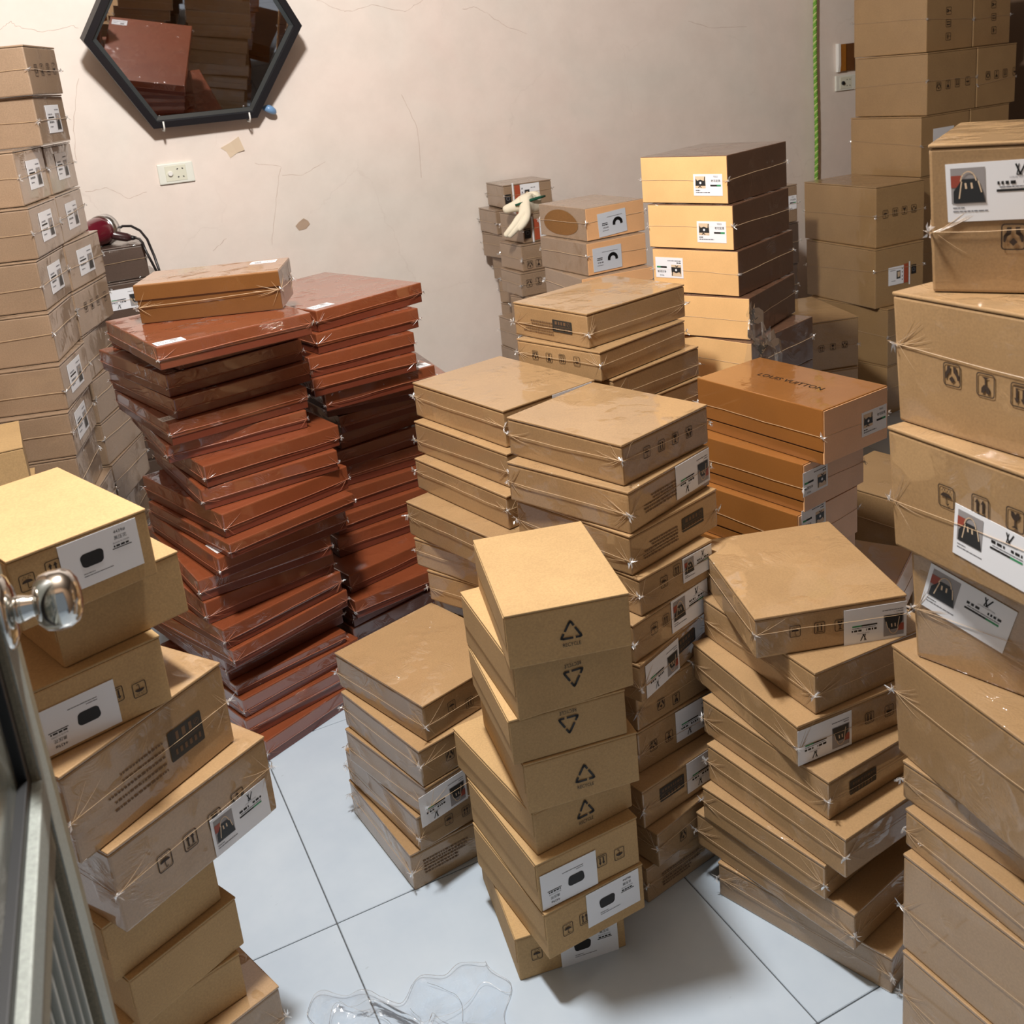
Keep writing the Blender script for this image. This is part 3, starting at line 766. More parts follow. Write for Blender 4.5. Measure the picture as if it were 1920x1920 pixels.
def ic_arrows():
    P = list(FRAME)
    for x in (-.17, .17):
        P.append([(x - .055, -.30), (x + .055, -.30), (x + .055, .16), (x - .055, .16)])
        P.append([(x - .14, .16), (x + .14, .16), (x, .40)])
    P.append([(-.33, -.42), (.33, -.42), (.33, -.36), (-.33, -.36)])
    return P
def ic_goblet():
    P = list(FRAME)
    P.append([(-.24, .40), (-.22, .16), (-.10, .0), (.10, .0), (.22, .16), (.24, .40), (.08, .40), (.0, .22), (.05, .16), (-.07, .40)])
    P.append([(-.04, .02), (.04, .02), (.04, -.32), (-.04, -.32)])
    P.append([(-.20, -.40), (.20, -.40), (.05, -.30), (-.05, -.30)])
    return P
def ic_hands():
    P = list(FRAME)
    P.append([(0, .40), (.17, .23), (0, .06), (-.17, .23)])
    for s in (-1, 1):
        P.append([(s * .40, .22), (s * .33, .24), (s * .24, -.02), (s * .10, -.12), (s * .08, -.42), (s * .26, -.42), (s * .28, -.20), (s * .40, -.04)][::s])
    return P
def ic_recycle():
    P = []
    V = [(0, .50), (-.52, -.40), (.52, -.40)]
    for k in range(3):
        (ax, ay), (bx, by) = V[k], V[(k + 1) % 3]
        p0 = (ax + (bx - ax) * .13, ay + (by - ay) * .13)
        p1 = (ax + (bx - ax) * .55, ay + (by - ay) * .55)
        p2 = (ax + (bx - ax) * .74, ay + (by - ay) * .74)
        p3 = (ax + (bx - ax) * .90, ay + (by - ay) * .90)
        (cx, cy) = V[(k + 2) % 3]
        q0 = (ax + (cx - ax) * .10, ay + (cy - ay) * .10)
        P += stroke([q0, (ax * .93, ay * .93), p0, p1], .115)
        P += stroke([p2, p3], .115)
    return P
ICONS = dict(umbrella=ic_umbrella(), arrows=ic_arrows(), goblet=ic_goblet(), hands=ic_hands())
RECYCLE = ic_recycle()
_tx = {}
def text2d(s):
    if s in _tx: return _tx[s]
    cu = bpy.data.curves.new('text', 'FONT')
    cu.body = s; cu.size = 1.0; cu.resolution_u = 2; cu.fill_mode = 'FRONT'
    ob = bpy.data.objects.new('text', cu); COL.objects.link(ob)
    bpy.context.view_layer.update()
    ev = ob.evaluated_get(bpy.context.evaluated_depsgraph_get())
    me = ev.to_mesh()
    vs = [(v.co.x, v.co.y) for v in me.vertices]; fs = [tuple(p.vertices) for p in me.polygons]
    ev.to_mesh_clear()
    bpy.data.objects.remove(ob); bpy.data.curves.remove(cu)
    if not vs: vs, fs = [(0, 0), (1, 0), (1, .7), (0, .7)], [(0, 1, 2, 3)]
    xs = [v[0] for v in vs]; ys = [v[1] for v in vs]
    cx, cy = (min(xs) + max(xs)) / 2, (min(ys) + max(ys)) / 2
    W, Hh = max(xs) - min(xs), max(ys) - min(ys)
    _tx[s] = ([(x - cx, y - cy) for x, y in vs], fs, W, Hh)
    return _tx[s]
class Face:
    """one side of a box; s to the right, t upwards, both in metres"""
    def __init__(s, k, w, d, h, tp=1.0):
        a, b = w / 2, d / 2
        a2, b2 = a * tp, b * tp
        if k == 'R': s.c = [(-a2, -b2, 0), (a2, -b2, 0), (a, -b, h), (-a, -b, h)]; s.w, s.h = w, h
        elif k == 'L': s.c = [(-a2, b2, 0), (-a2, -b2, 0), (-a, -b, h), (-a, b, h)]; s.w, s.h = d, h
        else: s.c = [(-a, -b, h), (a, -b, h), (a, b, h), (-a, b, h)]; s.w, s.h = w, d
        s.c = [Vector(p) for p in s.c]
        s.n = (s.c[1] - s.c[0]).cross(s.c[3] - s.c[0]).normalized()
    def P(s, x, y, off):
        u, v = x / s.w, y / s.h
        c = s.c
        return (c[0] * (1 - u) + c[1] * u) * (1 - v) + (c[3] * (1 - u) + c[2] * u) * v + s.n * off
class Plot:
    """draws 2-D shapes on a face about (s0, t0) turned by rot"""
    def __init__(s, mb, face, s0, t0, rot):
        s.mb, s.f, s.s0, s.t0 = mb, face, s0, t0
        s.c, s.s = math.cos(R(rot)), math.sin(R(rot))
    def pt(s, a, b, off): return s.f.P(s.s0 + a * s.c - b * s.s, s.t0 + a * s.s + b * s.c, off)
    def polys(s, P, m, off, cx=0, cy=0, sc=1.0, sy=None):
        sy = sy or sc
        for p in P:
            s.mb.add([s.pt(cx + x * sc, cy + y * sy, off) for x, y in p], [tuple(range(len(p)))], m)
    def rect(s, x0, x1, y0, y1, m, off): s.polys([[(x0, y0), (x1, y0), (x1, y1), (x0, y1)]], m, off)
    def text(s, t, m, off, cx, cy, width=None, height=None):
        vs, fs, W, Hh = text2d(t)
        kx = width / W if width else height / Hh
        ky = height / Hh if height else kx
        s.mb.add([s.pt(cx + x * kx, cy + y * ky, off) for x, y in vs], fs, m)
    def dashes(s, x0, x1, y, th, m, off, rnd):
        x = x0
        while x < x1 - .001:
            L = min(rnd.uniform(.002, .007), x1 - x)
            s.rect(x, x + L, y - th / 2, y + th / 2, m, off); x += L + th * .5
INKS = ['paper', 'ink', 'ink_grey', 'green', 'photo_grey', 'photo_dark', 'photo_tan', 'photo_red', 'paper_blue', 'strip']
def slab(p, w, h, m, off=.0002, th=.0006):
    """thin sheet of paper with edges"""
    q = [(-w / 2, -h / 2), (w / 2, -h / 2), (w / 2, h / 2), (-w / 2, h / 2)]
    p.mb.add([p.pt(x, y, off) for x, y in q] + [p.pt(x, y, off + th) for x, y in q],
             [(4, 5, 6, 7), (0, 1, 5, 4), (1, 2, 6, 5), (2, 3, 7, 6), (3, 0, 4, 7)], m)
def label_print(p, kind, size, rnd):
    o1, o2, o3 = .0011, .0014, .0017
    if kind == 'hat':
        w, h = .104, .066; slab(p, w, h, 0)
        b = rrect(.029, .019, .006)
        p.polys([[(x * (1.06 if y > 0 else 1), y) for x, y in b]], 1, o1, -.0125, .002)
        p.text('4439#', 1, o1, .028, .0245, width=.016)
        p.text('\u9ed1\u538b\u82b1', 1, o1, .028, .0165, width=.017)
        p.text('BLACK FLOWER', 2, o1, .028, .0100, width=.022)
        p.dashes(.017, .039, .0055, .0026, 1, o1, rnd)
        p.rect(.015, .041, .0018, .0030, 1, o1)
        p.dashes(-.027, -.012, -.0155, .0011, 2, o1, rnd)
        p.dashes(-.027, .012, -.0190, .0011, 2, o1, rnd)
    elif kind == 'bag':
        k = (size or .108) / .108
        w, h = .108 * k, .064 * k; slab(p, w, h, 0)
        def r(x0, x1, y0, y1, m, o): p.rect(x0 * k, x1 * k, y0 * k, y1 * k, m, o)
        r(-.049, -.014, -.012, .027, 4, o1)
        r(-.049, -.038, .006, .019, 7, o2)
        p.polys([[(-.047, -.011), (-.0145, -.011), (-.017, .002), (-.024, .015), (-.037, .015), (-.0465, .002)]], 5, o2 + .0002, 0, 0, k)
        p.polys(stroke(arc(-.031, .011, .008, 10, 170, 8, .012), .0014), 6, o3, 0, 0, k)
        p.polys(stroke([(-.041, -.006), (-.038, .012)], .0013) + stroke([(-.021, .012), (-.018, .0)], .0013) + stroke([(-.034, .010), (-.0335, .005)], .002) + stroke([(-.028, .010), (-.0275, .005)], .002), 6, o3, 0, 0, k)
        p.dashes(-.048 * k, -.036 * k, -.0165 * k, .0013, 2, o1, rnd)
        p.dashes(-.048 * k, -.012 * k, -.0205 * k, .0014, 2, o1, rnd)
        # monogram of an L and a V
        p.polys(stroke([(.0165, .0275), (.0205, .0170), (.0255, .0275)], .0017) + stroke([(.0195, .0275), (.0172, .0165), (.0222, .0165)], .0011), 1, o1, 0, 0, k)
        p.text('LOUIS VUITTON', 2, o1, .021 * k, .0140 * k, width=.021 * k)
        p.dashes(-.002 * k, .016 * k, .0085 * k, .0036 * k, 1, o1, rnd); p.dashes(.024 * k, .041 * k, .0085 * k, .0034 * k, 1, o1, rnd)
        p.dashes(.000 * k, .040 * k, .0040 * k, .0012, 2, o1, rnd)
        r(-.003, .024, -.0010, .0016, 1, o1); r(.024, .040, -.0010, .0016, 3, o1)
    elif kind == 'orange':
        w, h = .080, .052; slab(p, w, h, 0)
        p.rect(-.035, -.006, -.008, .021, 6, o1)
        p.polys([[(-.034, -.002), (-.006, -.002), (-.007, .012), (-.012, .010), (-.020, .013), (-.029, .010), (-.033, .016), (-.0335, .006)]], 5, o2)
        p.polys([arc(-.020, .005, .003, 0, 360, 10)[:-1]], 0, o3)
        p.polys(stroke([(-.026, -.006), (-.022, -.003), (-.018, -.006)], .002) + stroke([(-.008, .019), (-.009, .012)], .0022), 5, o2)
        p.text('9003', 2, o1, .022, .020, width=.012)
        p.text('\u8001\u82b1\u914d\u9ed1', 1, o1, .022, .010, width=.026)
        p.rect(.007, .025, -.0035, .0008, 1, o1); p.rect(.025, .036, -.0035, .0008, 3, o1)
        p.dashes(-.034, -.022, -.013, .0022, 1, o1, rnd); p.dashes(-.034, .006, -.018, .0022, 2, o1, rnd)
    elif kind == 'cap':
        w, h = .098, .066; slab(p, w, h, 8)
        p.polys(stroke(arc(.018, -.004, .013, 0, 180, 10, .013), .009), 1, o1)
        p.dashes(-.018, .036, .019, .0012, 2, o1, rnd)
        p.rect(-.036, -.017, .0025, .0045, 1, o1); p.dashes(-.036, -.016, -.001, .003, 1, o1, rnd)
        p.dashes(-.034, -.014, -.009, .0035, 2, o1, rnd); p.dashes(-.036, -.016, -.017, .0016, 2, o1, rnd)
    elif kind == 'small':
        w, h = .118, .072; slab(p, w, h, 0)
        p.rect(.014, .052, -.030, .014, 4, o1); p.polys([[(.018, -.028), (.049, -.028), (.044, -.004), (.023, -.004)]], 5, o2)
        p.polys(stroke(arc(.0335, -.006, .010, 0, 180, 8, .014), .0018), 6, o3)
        p.rect(-.048, .002, .002, .006, 1, o1)
        p.dashes(-.046, -.010, .012, .004, 2, o1, rnd); p.dashes(-.046, -.004, -.008, .005, 1, o1, rnd); p.dashes(-.046, -.020, -.020, .003, 2, o1, rnd)
        p.dashes(.016, .050, .023, .003, 2, o1, rnd)
    elif kind == 'plain':
        slab(p, .13, .085, 0)
    elif kind == 'red':
        w, h = .062, .034; slab(p, w, h, 0)
        p.dashes(-.027, -.008, .004, .003, 2, o1, rnd); p.dashes(-.027, .024, -.006, .003, 2, o1, rnd)
        p.rect(.004, .020, .002, .013, 4, o1)
    elif kind == 'strip':
        w, h = .078, .072; slab(p, w, h, 0)
        p.rect(-.022, -.002, -.018, .014, 5, o1); p.polys([[(-.020, -.014), (-.006, -.014), (-.008, .008), (-.018, .006)]], 6, o2)
        p.dashes(.004, .024, .020, .003, 2, o1, rnd); p.dashes(.004, .030, -.022, .003, 2, o1, rnd)
        for y in (-.024, -.010, .006, .020): p.rect(-.034, -.029, y - .003, y + .003, 2, o1)
        p.rect(-.062, -.040, -.040, .036, 9, .0009); p.rect(-.072, -.0655, -.046, .046, 0, .0009)
        p.rect(-.104, -.078, -.030, .006, 1, .0009); p.polys(ring(rrect(.014, .014, .006), rrect(.011, .011, .005)), 2, o1, -.091, -.010)

# ---------------------------------------------------------------- boxes
ORD = ['topmost'] + [k + ' from top' for k in ('second third fourth fifth sixth seventh eighth ninth tenth eleventh twelfth thirteenth fourteenth fifteenth '
       'sixteenth seventeenth eighteenth nineteenth twentieth twenty-first twenty-second').split()]
WHERE = {'S1': 'of front centre stack', 'S2': 'of low stack left of centre', 'S3': 'of stack beside red boxes', 'S4': 'of stack behind recycle boxes',
         'S5': 'of stack before peach boxes', 'S6': 'of orange-brown stack', 'S13': 'of twisted stack right of centre', 'R': 'of left red stack',
         'Q': 'of right red stack', 'S7': 'of peach-fronted stack', 'S8': 'of cap-labelled stack', 'S10': 'of stack beside wall socket',
         'S10b': 'of stack in top right corner', 'S11': 'of stack under green rope', 'S9B': 'of stack under glove', 'S9A': 'of column against back wall',
         'S11b': 'of pile right of peach stack', 'S12': 'of stack at right edge', 'S14': 'of stack beside door', 'S15': 'of stack at left edge',
         'S15b': 'of column behind left-edge stack', 'S16': 'of stack under hair dryer', 'P': 'of pile before left-edge stack', 'S6m': 'of pile behind twisted stack', 'S7b': 'of stack behind peach-fronted stack'}
FILMR = random.Random(5)
def knot(name, parent, loc, size, rnd):
    b = MB()
    for k in range(9):
        d = Vector((rnd.uniform(-1, 1), rnd.uniform(-1, 1), rnd.uniform(-1, 1))).normalized()
        e = d.orthogonal().normalized()
        L = size * rnd.uniform(.5, 1.1)
        b.add([Vector(loc) - e * size * .12, Vector(loc) + e * size * .12, Vector(loc) + d * L + e * size * .1, Vector(loc) + d * L * .6 + d.cross(e) * size * .25], [(0, 1, 2), (0, 2, 3)])
    return b.build(name, M['film'], parent)
def seam(parent, w, d, h, frac, rad, rnd, tp=1.0, mat='film_line', crease=True):
    b = MB(); pts = []
    a, c = w / 2 + .0016, d / 2 + .0016
    k_ = tp + (1 - tp) * frac
    a *= k_; c *= k_
    corners = [(-a, c), (-a, -c), (a, -c), (a, c)]
    zc = [h * frac + rnd.uniform(-.06, .06) * h for _ in range(4)]
    ph = rnd.uniform(0, 6)
    for q in range(4):
        (x0, y0), (x1, y1) = corners[q], corners[(q + 1) % 4]
        for i in range(9):
            t = i / 9
            z = zc[q] * (1 - t) + zc[(q + 1) % 4] * t + (.0010 * math.sin(t * PI * 2 + ph) + rnd.uniform(-.0007, .0007)) * math.sin(t * PI) ** .5
            pts.append((x0 * (1 - t) + x1 * t, y0 * (1 - t) + y1 * t, min(max(z, .006), h - .004)))
    b.tube(pts, rad, 4, closed=True)
    o = b.build('film_seam', M[mat], parent)
    for (x, y), z in zip(corners[:3], zc[:3]):
        knot('film_knot', o, (x, y, z), min(.013, h * .17), rnd)
    if crease:                                   # taut folds of the film that fan out from the knots
        f = MB()
        for face, ends in (('L', ((0, 1, zc[0]), (1, -1, zc[1]))), ('R', ((0, 1, zc[1]), (1, -1, zc[2])))):
            F = Face(face, w, d, h, tp)
            for e, sg, z0 in ends:
                for k in range(rnd.randint(4, 7)):
                    an = rnd.uniform(-75, 75); L = min(rnd.uniform(.25, .80) * h, .055)
                    x0 = (F.w if e else 0) + sg * rnd.uniform(.003, .010)
                    p = []
                    for t in (0, .35, .7, 1):
                        x = x0 + sg * math.cos(R(an)) * L * t; z = z0 + math.sin(R(an + 10 * t)) * L * t * .8
                        z = min(max(z, .003), h - .003); x = min(max(x, .002), F.w - .002)
                        p.append(F.P(x, z, .0006 + .0006 * (1 - t)))
                    f.tube(p, [rad * .95, rad * .7, rad * .45, rad * .15], 4)
        tag(f.build('film_crease', M[mat], parent), kind='stuff')
    return o
def shape_box(name, mat, parent, w, d, z0, z1, inset=0.0, bevel=.0025, tp0=1.0, tp1=1.0):
    b = MB(); a, c = w / 2 - inset, d / 2 - inset
    b.add([(-a * tp0, -c * tp0, z0), (a * tp0, -c * tp0, z0), (a * tp0, c * tp0, z0), (-a * tp0, c * tp0, z0),
           (-a * tp1, -c * tp1, z1), (a * tp1, -c * tp1, z1), (a * tp1, c * tp1, z1), (-a * tp1, c * tp1, z1)],
          [(0, 3, 2, 1), (4, 5, 6, 7), (0, 1, 5, 4), (1, 2, 6, 5), (2, 3, 7, 6), (3, 0, 4, 7)])
    return b.build(name, mat, parent, bevel=bevel)
def prints(root, st, i, w, d, h, tp, rnd):
    items = PRINTS.get((st, i), [])
    got = []
    for face, kind, s0, t0, rot, size in items:
        F = Face(face, w, d, h, tp)
        if kind in ICONS:
            b = MB(); p = Plot(b, F, s0, t0, rot); p.polys(ICONS[kind], 0, .0006, 0, 0, (size or .02) * .92)
            b.build('handling_symbol', M['ink_soft'], root)
        elif kind == 'recycle':
            b = MB(); p = Plot(b, F, s0, t0, rot)
            p.polys(RECYCLE, 0, .0006, 0, .0075, .031); p.text('RECYCLE', 0, .0006, 0, -.0150, width=.0275, height=.0062)
            b.build('recycle_symbol', M['ink'], root)
        elif kind == 'title':
            b = MB(); p = Plot(b, F, s0, t0, rot); p.text('LOUIS VUITTON', 0, .0006, 0, 0, width=size)
            b.build('printed_title', M['ink'], root); continue
        elif kind == 'lines':
            b = MB(); p = Plot(b, F, s0, t0, rot)
            L = min(.052, F.w * .26)
            for k, y in enumerate((.016, .009, .002, -.005, -.012)):
                p.dashes(-L if k in (0, 3) else -L * .98, (L if k < 3 else L * .5) * rnd.uniform(.75, 1), y * F.h / .085, .0030, 0, .0006, rnd)
            b.build('printed_text', M['ink_faint'], root)
        elif kind == 'logo':
            b = MB(); p = Plot(b, F, s0, t0, rot)
            k = F.h / .085
            p.polys([rrect(.062, .030 * k, .002)], 0, .0006); p.rect(-.027, .027, .0006, .0014, 1, .0009)
            p.dashes(-.025, .025, .0075 * k, .0055 * k, 1, .0009, rnd); p.dashes(-.012, .024, -.0075 * k, .0080 * k, 1, .0009, rnd)
            p.polys(ring(arc(0, 0, .0050, 0, 360, 14)[:-1], arc(0, 0, .0042, 0, 360, 14)[:-1]) + stroke([(-.002, -.001), (-.0005, -.0025), (.003, .0025)], .001), 1, .0009, -.021, -.0075 * k)
            b.build('printed_panel', [M['logo_ground'], M['ink_faint']], root)
        else:
            b = MB(); p = Plot(b, F, s0, t0, rot)
            label_print(p, kind, size, rnd)
            b.build('paper_label', [M[q] for q in INKS], root)
        got.append(kind)
    return got
def build_box(st, i, row, kind, name, look, group):
    x, y, z, yw, w, d, h = row
    rnd = random.Random(hash_(st) * 100 + i)
    a = R(yw)
    cx = x + w / 2 * math.cos(a) - d / 2 * math.sin(a)
    cy = y + w / 2 * math.sin(a) + d / 2 * math.cos(a)
    root = empty(name, (cx, cy, z), a)
    h -= .0012
    tp = 1.0
    far = math.hypot(cx, cy)
    rad = .00036 if far < 1.5 else (.00045 if far < 2.4 else .00065)
    if kind == 'mailer':
        shape_box('carton_body', M['kraft'], root, w, d, 0, h - .0042, .0006)
        shape_box('lid', M['kraft'], root, w, d, h - .0036, h, 0, .0012)
        f = MB(); f.box(-w / 2 - .0008, -w / 2 + .001, -d / 2 + .004, d / 2 - .006, h * .40, h - .0046)
        f.build('side_flap', M['kraft'], root, bevel=.0005, seg=1)
    elif kind in ('wrapped', 'big', 'grey', 'dark'):
        m = M[{'wrapped': 'kraft_w', 'big': 'kraft_b', 'grey': 'kraft_g', 'dark': 'dark'}[kind]]
        tp = .955 if st == 'S12' and i < 5 else 1.0
        k1 = tp + (1 - tp) * (h - .0052) / h
        shape_box('carton_body', m, root, w, d, 0, h - .0052, .0006, .0035, tp, k1)
        shape_box('lid', m, root, w, d, h - .0046, h, 0, .0018)
        seam(root, w, d, h, rnd.uniform(.42, .58), rad, rnd, tp, crease=far < 2.7)
    elif kind == 'red':
        shape_box('base', M['red_in'], root, w, d, 0, h * .40, .0022, .0018)
        shape_box('lid', M['red'], root, w, d, h * .36, h, 0, .003)
        seam(root, w, d, h, rnd.uniform(.40, .50), rad * .9, rnd, mat='film_line_red', crease=far < 2.9)
    elif kind == 'gold':
        shape_box('base', M['gold'], root, w, d, 0, h * .60, .0022, .002)
        shape_box('lid', M['gold_top'], root, w, d, h * .62, h, 0, .002)
        shape_box('lid_skirt', M['gold'], root, w, d, h * .60, h - .003, -.0008, .001)
        seam(root, w, d, h, .47, rad, rnd)
    elif kind == 'tan':
        shape_box('base', M['tan'], root, w, d, 0, h * .22, .0020, .002)
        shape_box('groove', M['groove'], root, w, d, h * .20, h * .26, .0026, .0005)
        shape_box('lid', M['tan'], root, w, d, h * .24, h, 0, .002)
        b = MB(); b.box(-w / 2 + .002, w / 2 - .002, -d / 2 - .0012, -d / 2 + .0025, .002, h - .0025)
        b.build('end_panel', M['peach_dim'], root, bevel=.0005, seg=1)
        seam(root, w, d, h, .5, rad, rnd, crease=far < 2.0)
    elif kind == 'peach':
        shape_box('carton_body', M['tan_shaded'], root, w, d, 0, h, 0, .002)
        b = MB(); b.box(-w / 2 - .0014, -w / 2 + .0025, -d / 2 + .001, d / 2 - .001, .0015, h - .002)
        b.build('end_panel', M['peach'], root, bevel=.0005, seg=1)
        seam(root, w, d, h, .5, rad, rnd, crease=far < 2.0)
    elif kind == 'cap':
        shape_box('carton_body', M['kraft_g'], root, w, d, 0, h, 0, .002)
        b = MB(); b.box(-w / 2 + .001, w / 2 - .001, -d / 2 - .0012, -d / 2 + .0025, .0015, h - .0018)
        b.build('end_panel', M['peach_dim'], root, bevel=.0005, seg=1)
        seam(root, w, d, h, .55, rad, rnd, crease=False)
    if (st, i) == ('S8', 0):
        b = MB(); p = Plot(b, Face('L', w, d, h), .112, .043, 0)
        p.polys([[(.088 * math.cos(R(a_)) * (1 - .12 * math.sin(R(a_))), max(.037 * math.sin(R(a_)) + .002, -.034)) for a_ in range(0, 360, 12)]], 0, .0008)
        b.build('bare_board_patch', M['bare'], root)
    got = prints(root, st, i, w + (.0026 if kind in ('tan', 'cap', 'peach') else 0), d + (.0030 if kind in ('tan', 'cap', 'peach') else 0), h, tp, rnd)
    bits = ''
    if 'recycle' in got: bits = ' with recycle print'
    elif any(k in got for k in ('hat', 'bag', 'orange', 'cap', 'small', 'plain', 'red', 'strip')): bits = ' with white label'
    elif any(k in ICONS for k in got): bits = ' with handling symbols'
    elif 'logo' in got: bits = ' with dark printed panel'
    elif 'lines' in got: bits = ' with printed lines'
    tag(root, '%s%s, %s %s' % (look, bits, ORD[i], WHERE[st]), 'box', group)
    return root
def hash_(s): return sum((k + 1) * ord(c) for k, c in enumerate(s)) % 997
KIND = {'S1': 'mailer', 'S2': 'wrapped', 'S3': 'wrapped', 'S4': 'wrapped', 'S5': 'wrapped', 'S13': 'wrapped', 'S12': 'wrapped', 'S6': 'tan', 'S7': 'peach', 'S8': 'cap',
        'R': 'red', 'Q': 'red', 'S9A': 'grey', 'S9B': 'grey', 'S10': 'big', 'S10b': 'big', 'S11': 'big', 'S11b': 'big', 'S15': 'grey', 'S15b': 'grey', 'S14': 'mailer', 'S16': 'dark', 'P': 'mailer', 'S6m': 'wrapped', 'S7b': 'grey'}
NAME = {'mailer': ('mailer_box', 'kraft mailer box'), 'wrapped': ('wrapped_carton', 'film-wrapped kraft carton'), 'grey': ('small_carton', 'wrapped brown carton'), 'dark': ('dark_carton', 'dark brown carton'),
        'big': ('large_carton', 'large kraft carton'), 'red': ('flat_box', 'flat red-brown box'), 'gold': ('gift_box', 'golden-brown lidded box'),
        'tan': ('gift_box', 'orange-brown gift box'), 'peach': ('gift_box', 'peach-fronted gift box'), 'cap': ('hat_box', 'peach-ended hat box')}
GROUP = {'S1': 'kraft mailer boxes in the front centre stack', 'R': 'flat red-brown boxes in the left stack', 'Q': 'flat red-brown boxes in the right stack'}
for st, rows in BOXES.items():
    for i, row in enumerate(rows):
        k = KIND[st]
        if st == 'S14' and i in (3, 4, 8): k = 'wrapped'
        if st == 'R' and i == 0: k = 'gold'
        if st == 'S7b' and i > 0: k = 'dark'
        nm, look = NAME[k]
        if st == 'R':
            if i == 0:
                r = build_box(st, i, row, k, nm, look, None)
                r['label'] = 'golden-brown lidded box with white label lying on the left red stack'
                continue
            r = build_box(st, i, row, k, nm, look, GROUP['R'])
            r['label'] = r['label'].replace(ORD[i], ORD[i - 1])
            continue
        build_box(st, i, row, k, nm, look, GROUP.get(st, 'boxes ' + WHERE[st]))
# ---------------------------------------------------------------- mirror on the back wall
M['frame'] = plain('black_painted_frame', srgb(28, 28, 32), 0.4)
M['mirror'] = plain('silvered_glass', (0.46, 0.45, 0.46, 1), 0.015, 1.0)
M['rim'] = plain('glass_rim', srgb(92, 98, 100), 0.15, 0.6)
mir = empty('hexagonal_mirror', (0.640, 3.672, 1.398))
mir.rotation_euler = (R(19.4), 0, R(1.3))          # hangs from its top, leaning out
tag(mir, 'hexagonal mirror in a black frame hanging on the pink back wall', 'mirror')
def hexa(r, y, zc=0.305):
    return [Vector((r * math.cos(R(60 * k)), y, zc + r * math.sin(R(60 * k)))) for k in range(6)]
b = MB()
o0, o1, i1, i0 = hexa(.352, .014), hexa(.347, -.022), hexa(.322, -.022), hexa(.318, .0)
for A_, B_ in ((o0, o1), (o1, i1), (i1, i0)):
    for k in range(6):
        b.add([A_[k], A_[(k + 1) % 6], B_[(k + 1) % 6], B_[k]], [(0, 1, 2, 3)])
b.add(hexa(.352, .014), [tuple(range(6))])
b.build('frame', M['frame'], mir, bevel=.0015, seg=1)
b = MB(); b.add(hexa(.320, -.004), [tuple(range(5, -1, -1))]); b.build('mirror_glass', M['mirror'], mir)
b = MB()
A_, B_ = hexa(.3215, -.012), hexa(.306, -.0055)
for k in range(6): b.add([A_[k], A_[(k + 1) % 6], B_[(k + 1) % 6], B_[k]], [(3, 2, 1, 0)])
b.build('bevelled_rim', M['rim'], mir)
M['white_plastic'] = plain('white_plastic', srgb(236, 236, 232), 0.35)
for x, which in ((0.498, 'left'), (0.783, 'right')):
    b = MB()
    b.tube([(x, 3.722, 1.425), (x, 3.70, 1.402), (x, 3.668, 1.386), (x, 3.640, 1.385), (x, 3.628, 1.396), (x, 3.628, 1.416)], .0028, 8)
    o = b.build('wall_hook', M['white_plastic'], smooth=True)
    tag(o, 'white wire hook holding the mirror at its lower %s' % which, 'hook', 'hooks under the mirror')
b = MB()
pts = [(0.846 + .040 * t, 3.690 - .012 * math.sin(t * PI), 1.424 - .020 * t * t) for t in [k / 7 for k in range(8)]]
b.tube(pts, [.006, .010, .0125, .0135, .0135, .0125, .011, .006], 12)
o = b.build('hook_clip', plain('pale_blue_plastic', srgb(120, 160, 204), 0.3), smooth=True)
tag(o, 'pale blue plastic clip stuck to the wall at the mirror corner', 'clip')

# ---------------------------------------------------------------- sockets
M['plate'] = plain('socket_white', srgb(232, 234, 224), 0.3)
M['plate_in'] = plain('socket_cream', srgb(222, 222, 204), 0.35)
M['hole'] = plain('socket_hole', srgb(14, 12, 12), 0.6)
def socket(x, z, label, dark_knob):
    root = empty('wall_socket', (x, Y1, z))
    tag(root, label, 'socket')
    b = MB(); b.box(-.059, .059, -.009, 0, -.034, .034); b.build('face_plate', M['plate'], root, bevel=.003)
    b = MB(); b.box(-.036, .034, -.0105, -.008, -.026, .026); b.build('insert', M['plate_in'], root, bevel=.0008, seg=1)
    b = MB(); b.lathe([(.0085, 0), (.0085, .006), (.0070, .008)], 20, mat=Matrix.Translation((-.020, -.0105, 0)) @ Matrix.Rotation(R(90), 4, 'X'))
    b.build('round_switch', M['hole'] if dark_knob else M['white_plastic'], root)
    for z_ in (-.0135, .0135):
        for s in (-1, 1):
            b = MB(); cx = .014 + s * .0085
            p = [(cx - .0035, -.0108, z_ + s * .001), (cx, -.0108, z_ - .003), (cx + .0035, -.0108, z_ - s * .001), (cx, -.0108, z_ + .003)]
            b.add(p, [(0, 1, 2, 3)])
            b.build('pin_hole', M['hole'], root)
    return root
socket(0.521, 1.241, 'white double wall socket with round switch below the mirror', False)
socket(3.532, 1.268, 'white wall socket half hidden behind the tall stack at right', True)
M['wood'] = board('amber_varnished_wood', srgb(168, 108, 40), 0.5, 0.4, 0.2)
M['wood_dark'] = board('dark_varnished_wood', srgb(104, 66, 36), 0.5, 0.4, 0.2)
wb = empty('wall_bracket', (3.535, Y1, 1.318))
tag(wb, 'small amber wooden bracket on the wall above the hidden socket', 'bracket')
b = MB()
prof = [(0, 0), (0, .125), (-.060, .125), (-.060, .030), (-.045, 0)]
prof = [(y * .3, z) for y, z in prof]
b.add([(-.055, y, z) for y, z in prof] + [(-.040, y, z) for y, z in prof], [(0, 1, 2, 3, 4), (9, 8, 7, 6, 5)] + [(i, i + 5, (i + 1) % 5 + 5, (i + 1) % 5) for i in range(5)])
b.build('side_board', M['white_plastic'], wb, bevel=.001, seg=1)
b = MB(); b.box(-.0415, -.006, -.016, 0, .002, .122); b.build('front_board', M['wood'], wb, bevel=.002)
b = MB(); b.box(-.006, .050, -.010, 0, .002, .122); b.build('recess_board', M['wood_dark'], wb, bevel=.002)

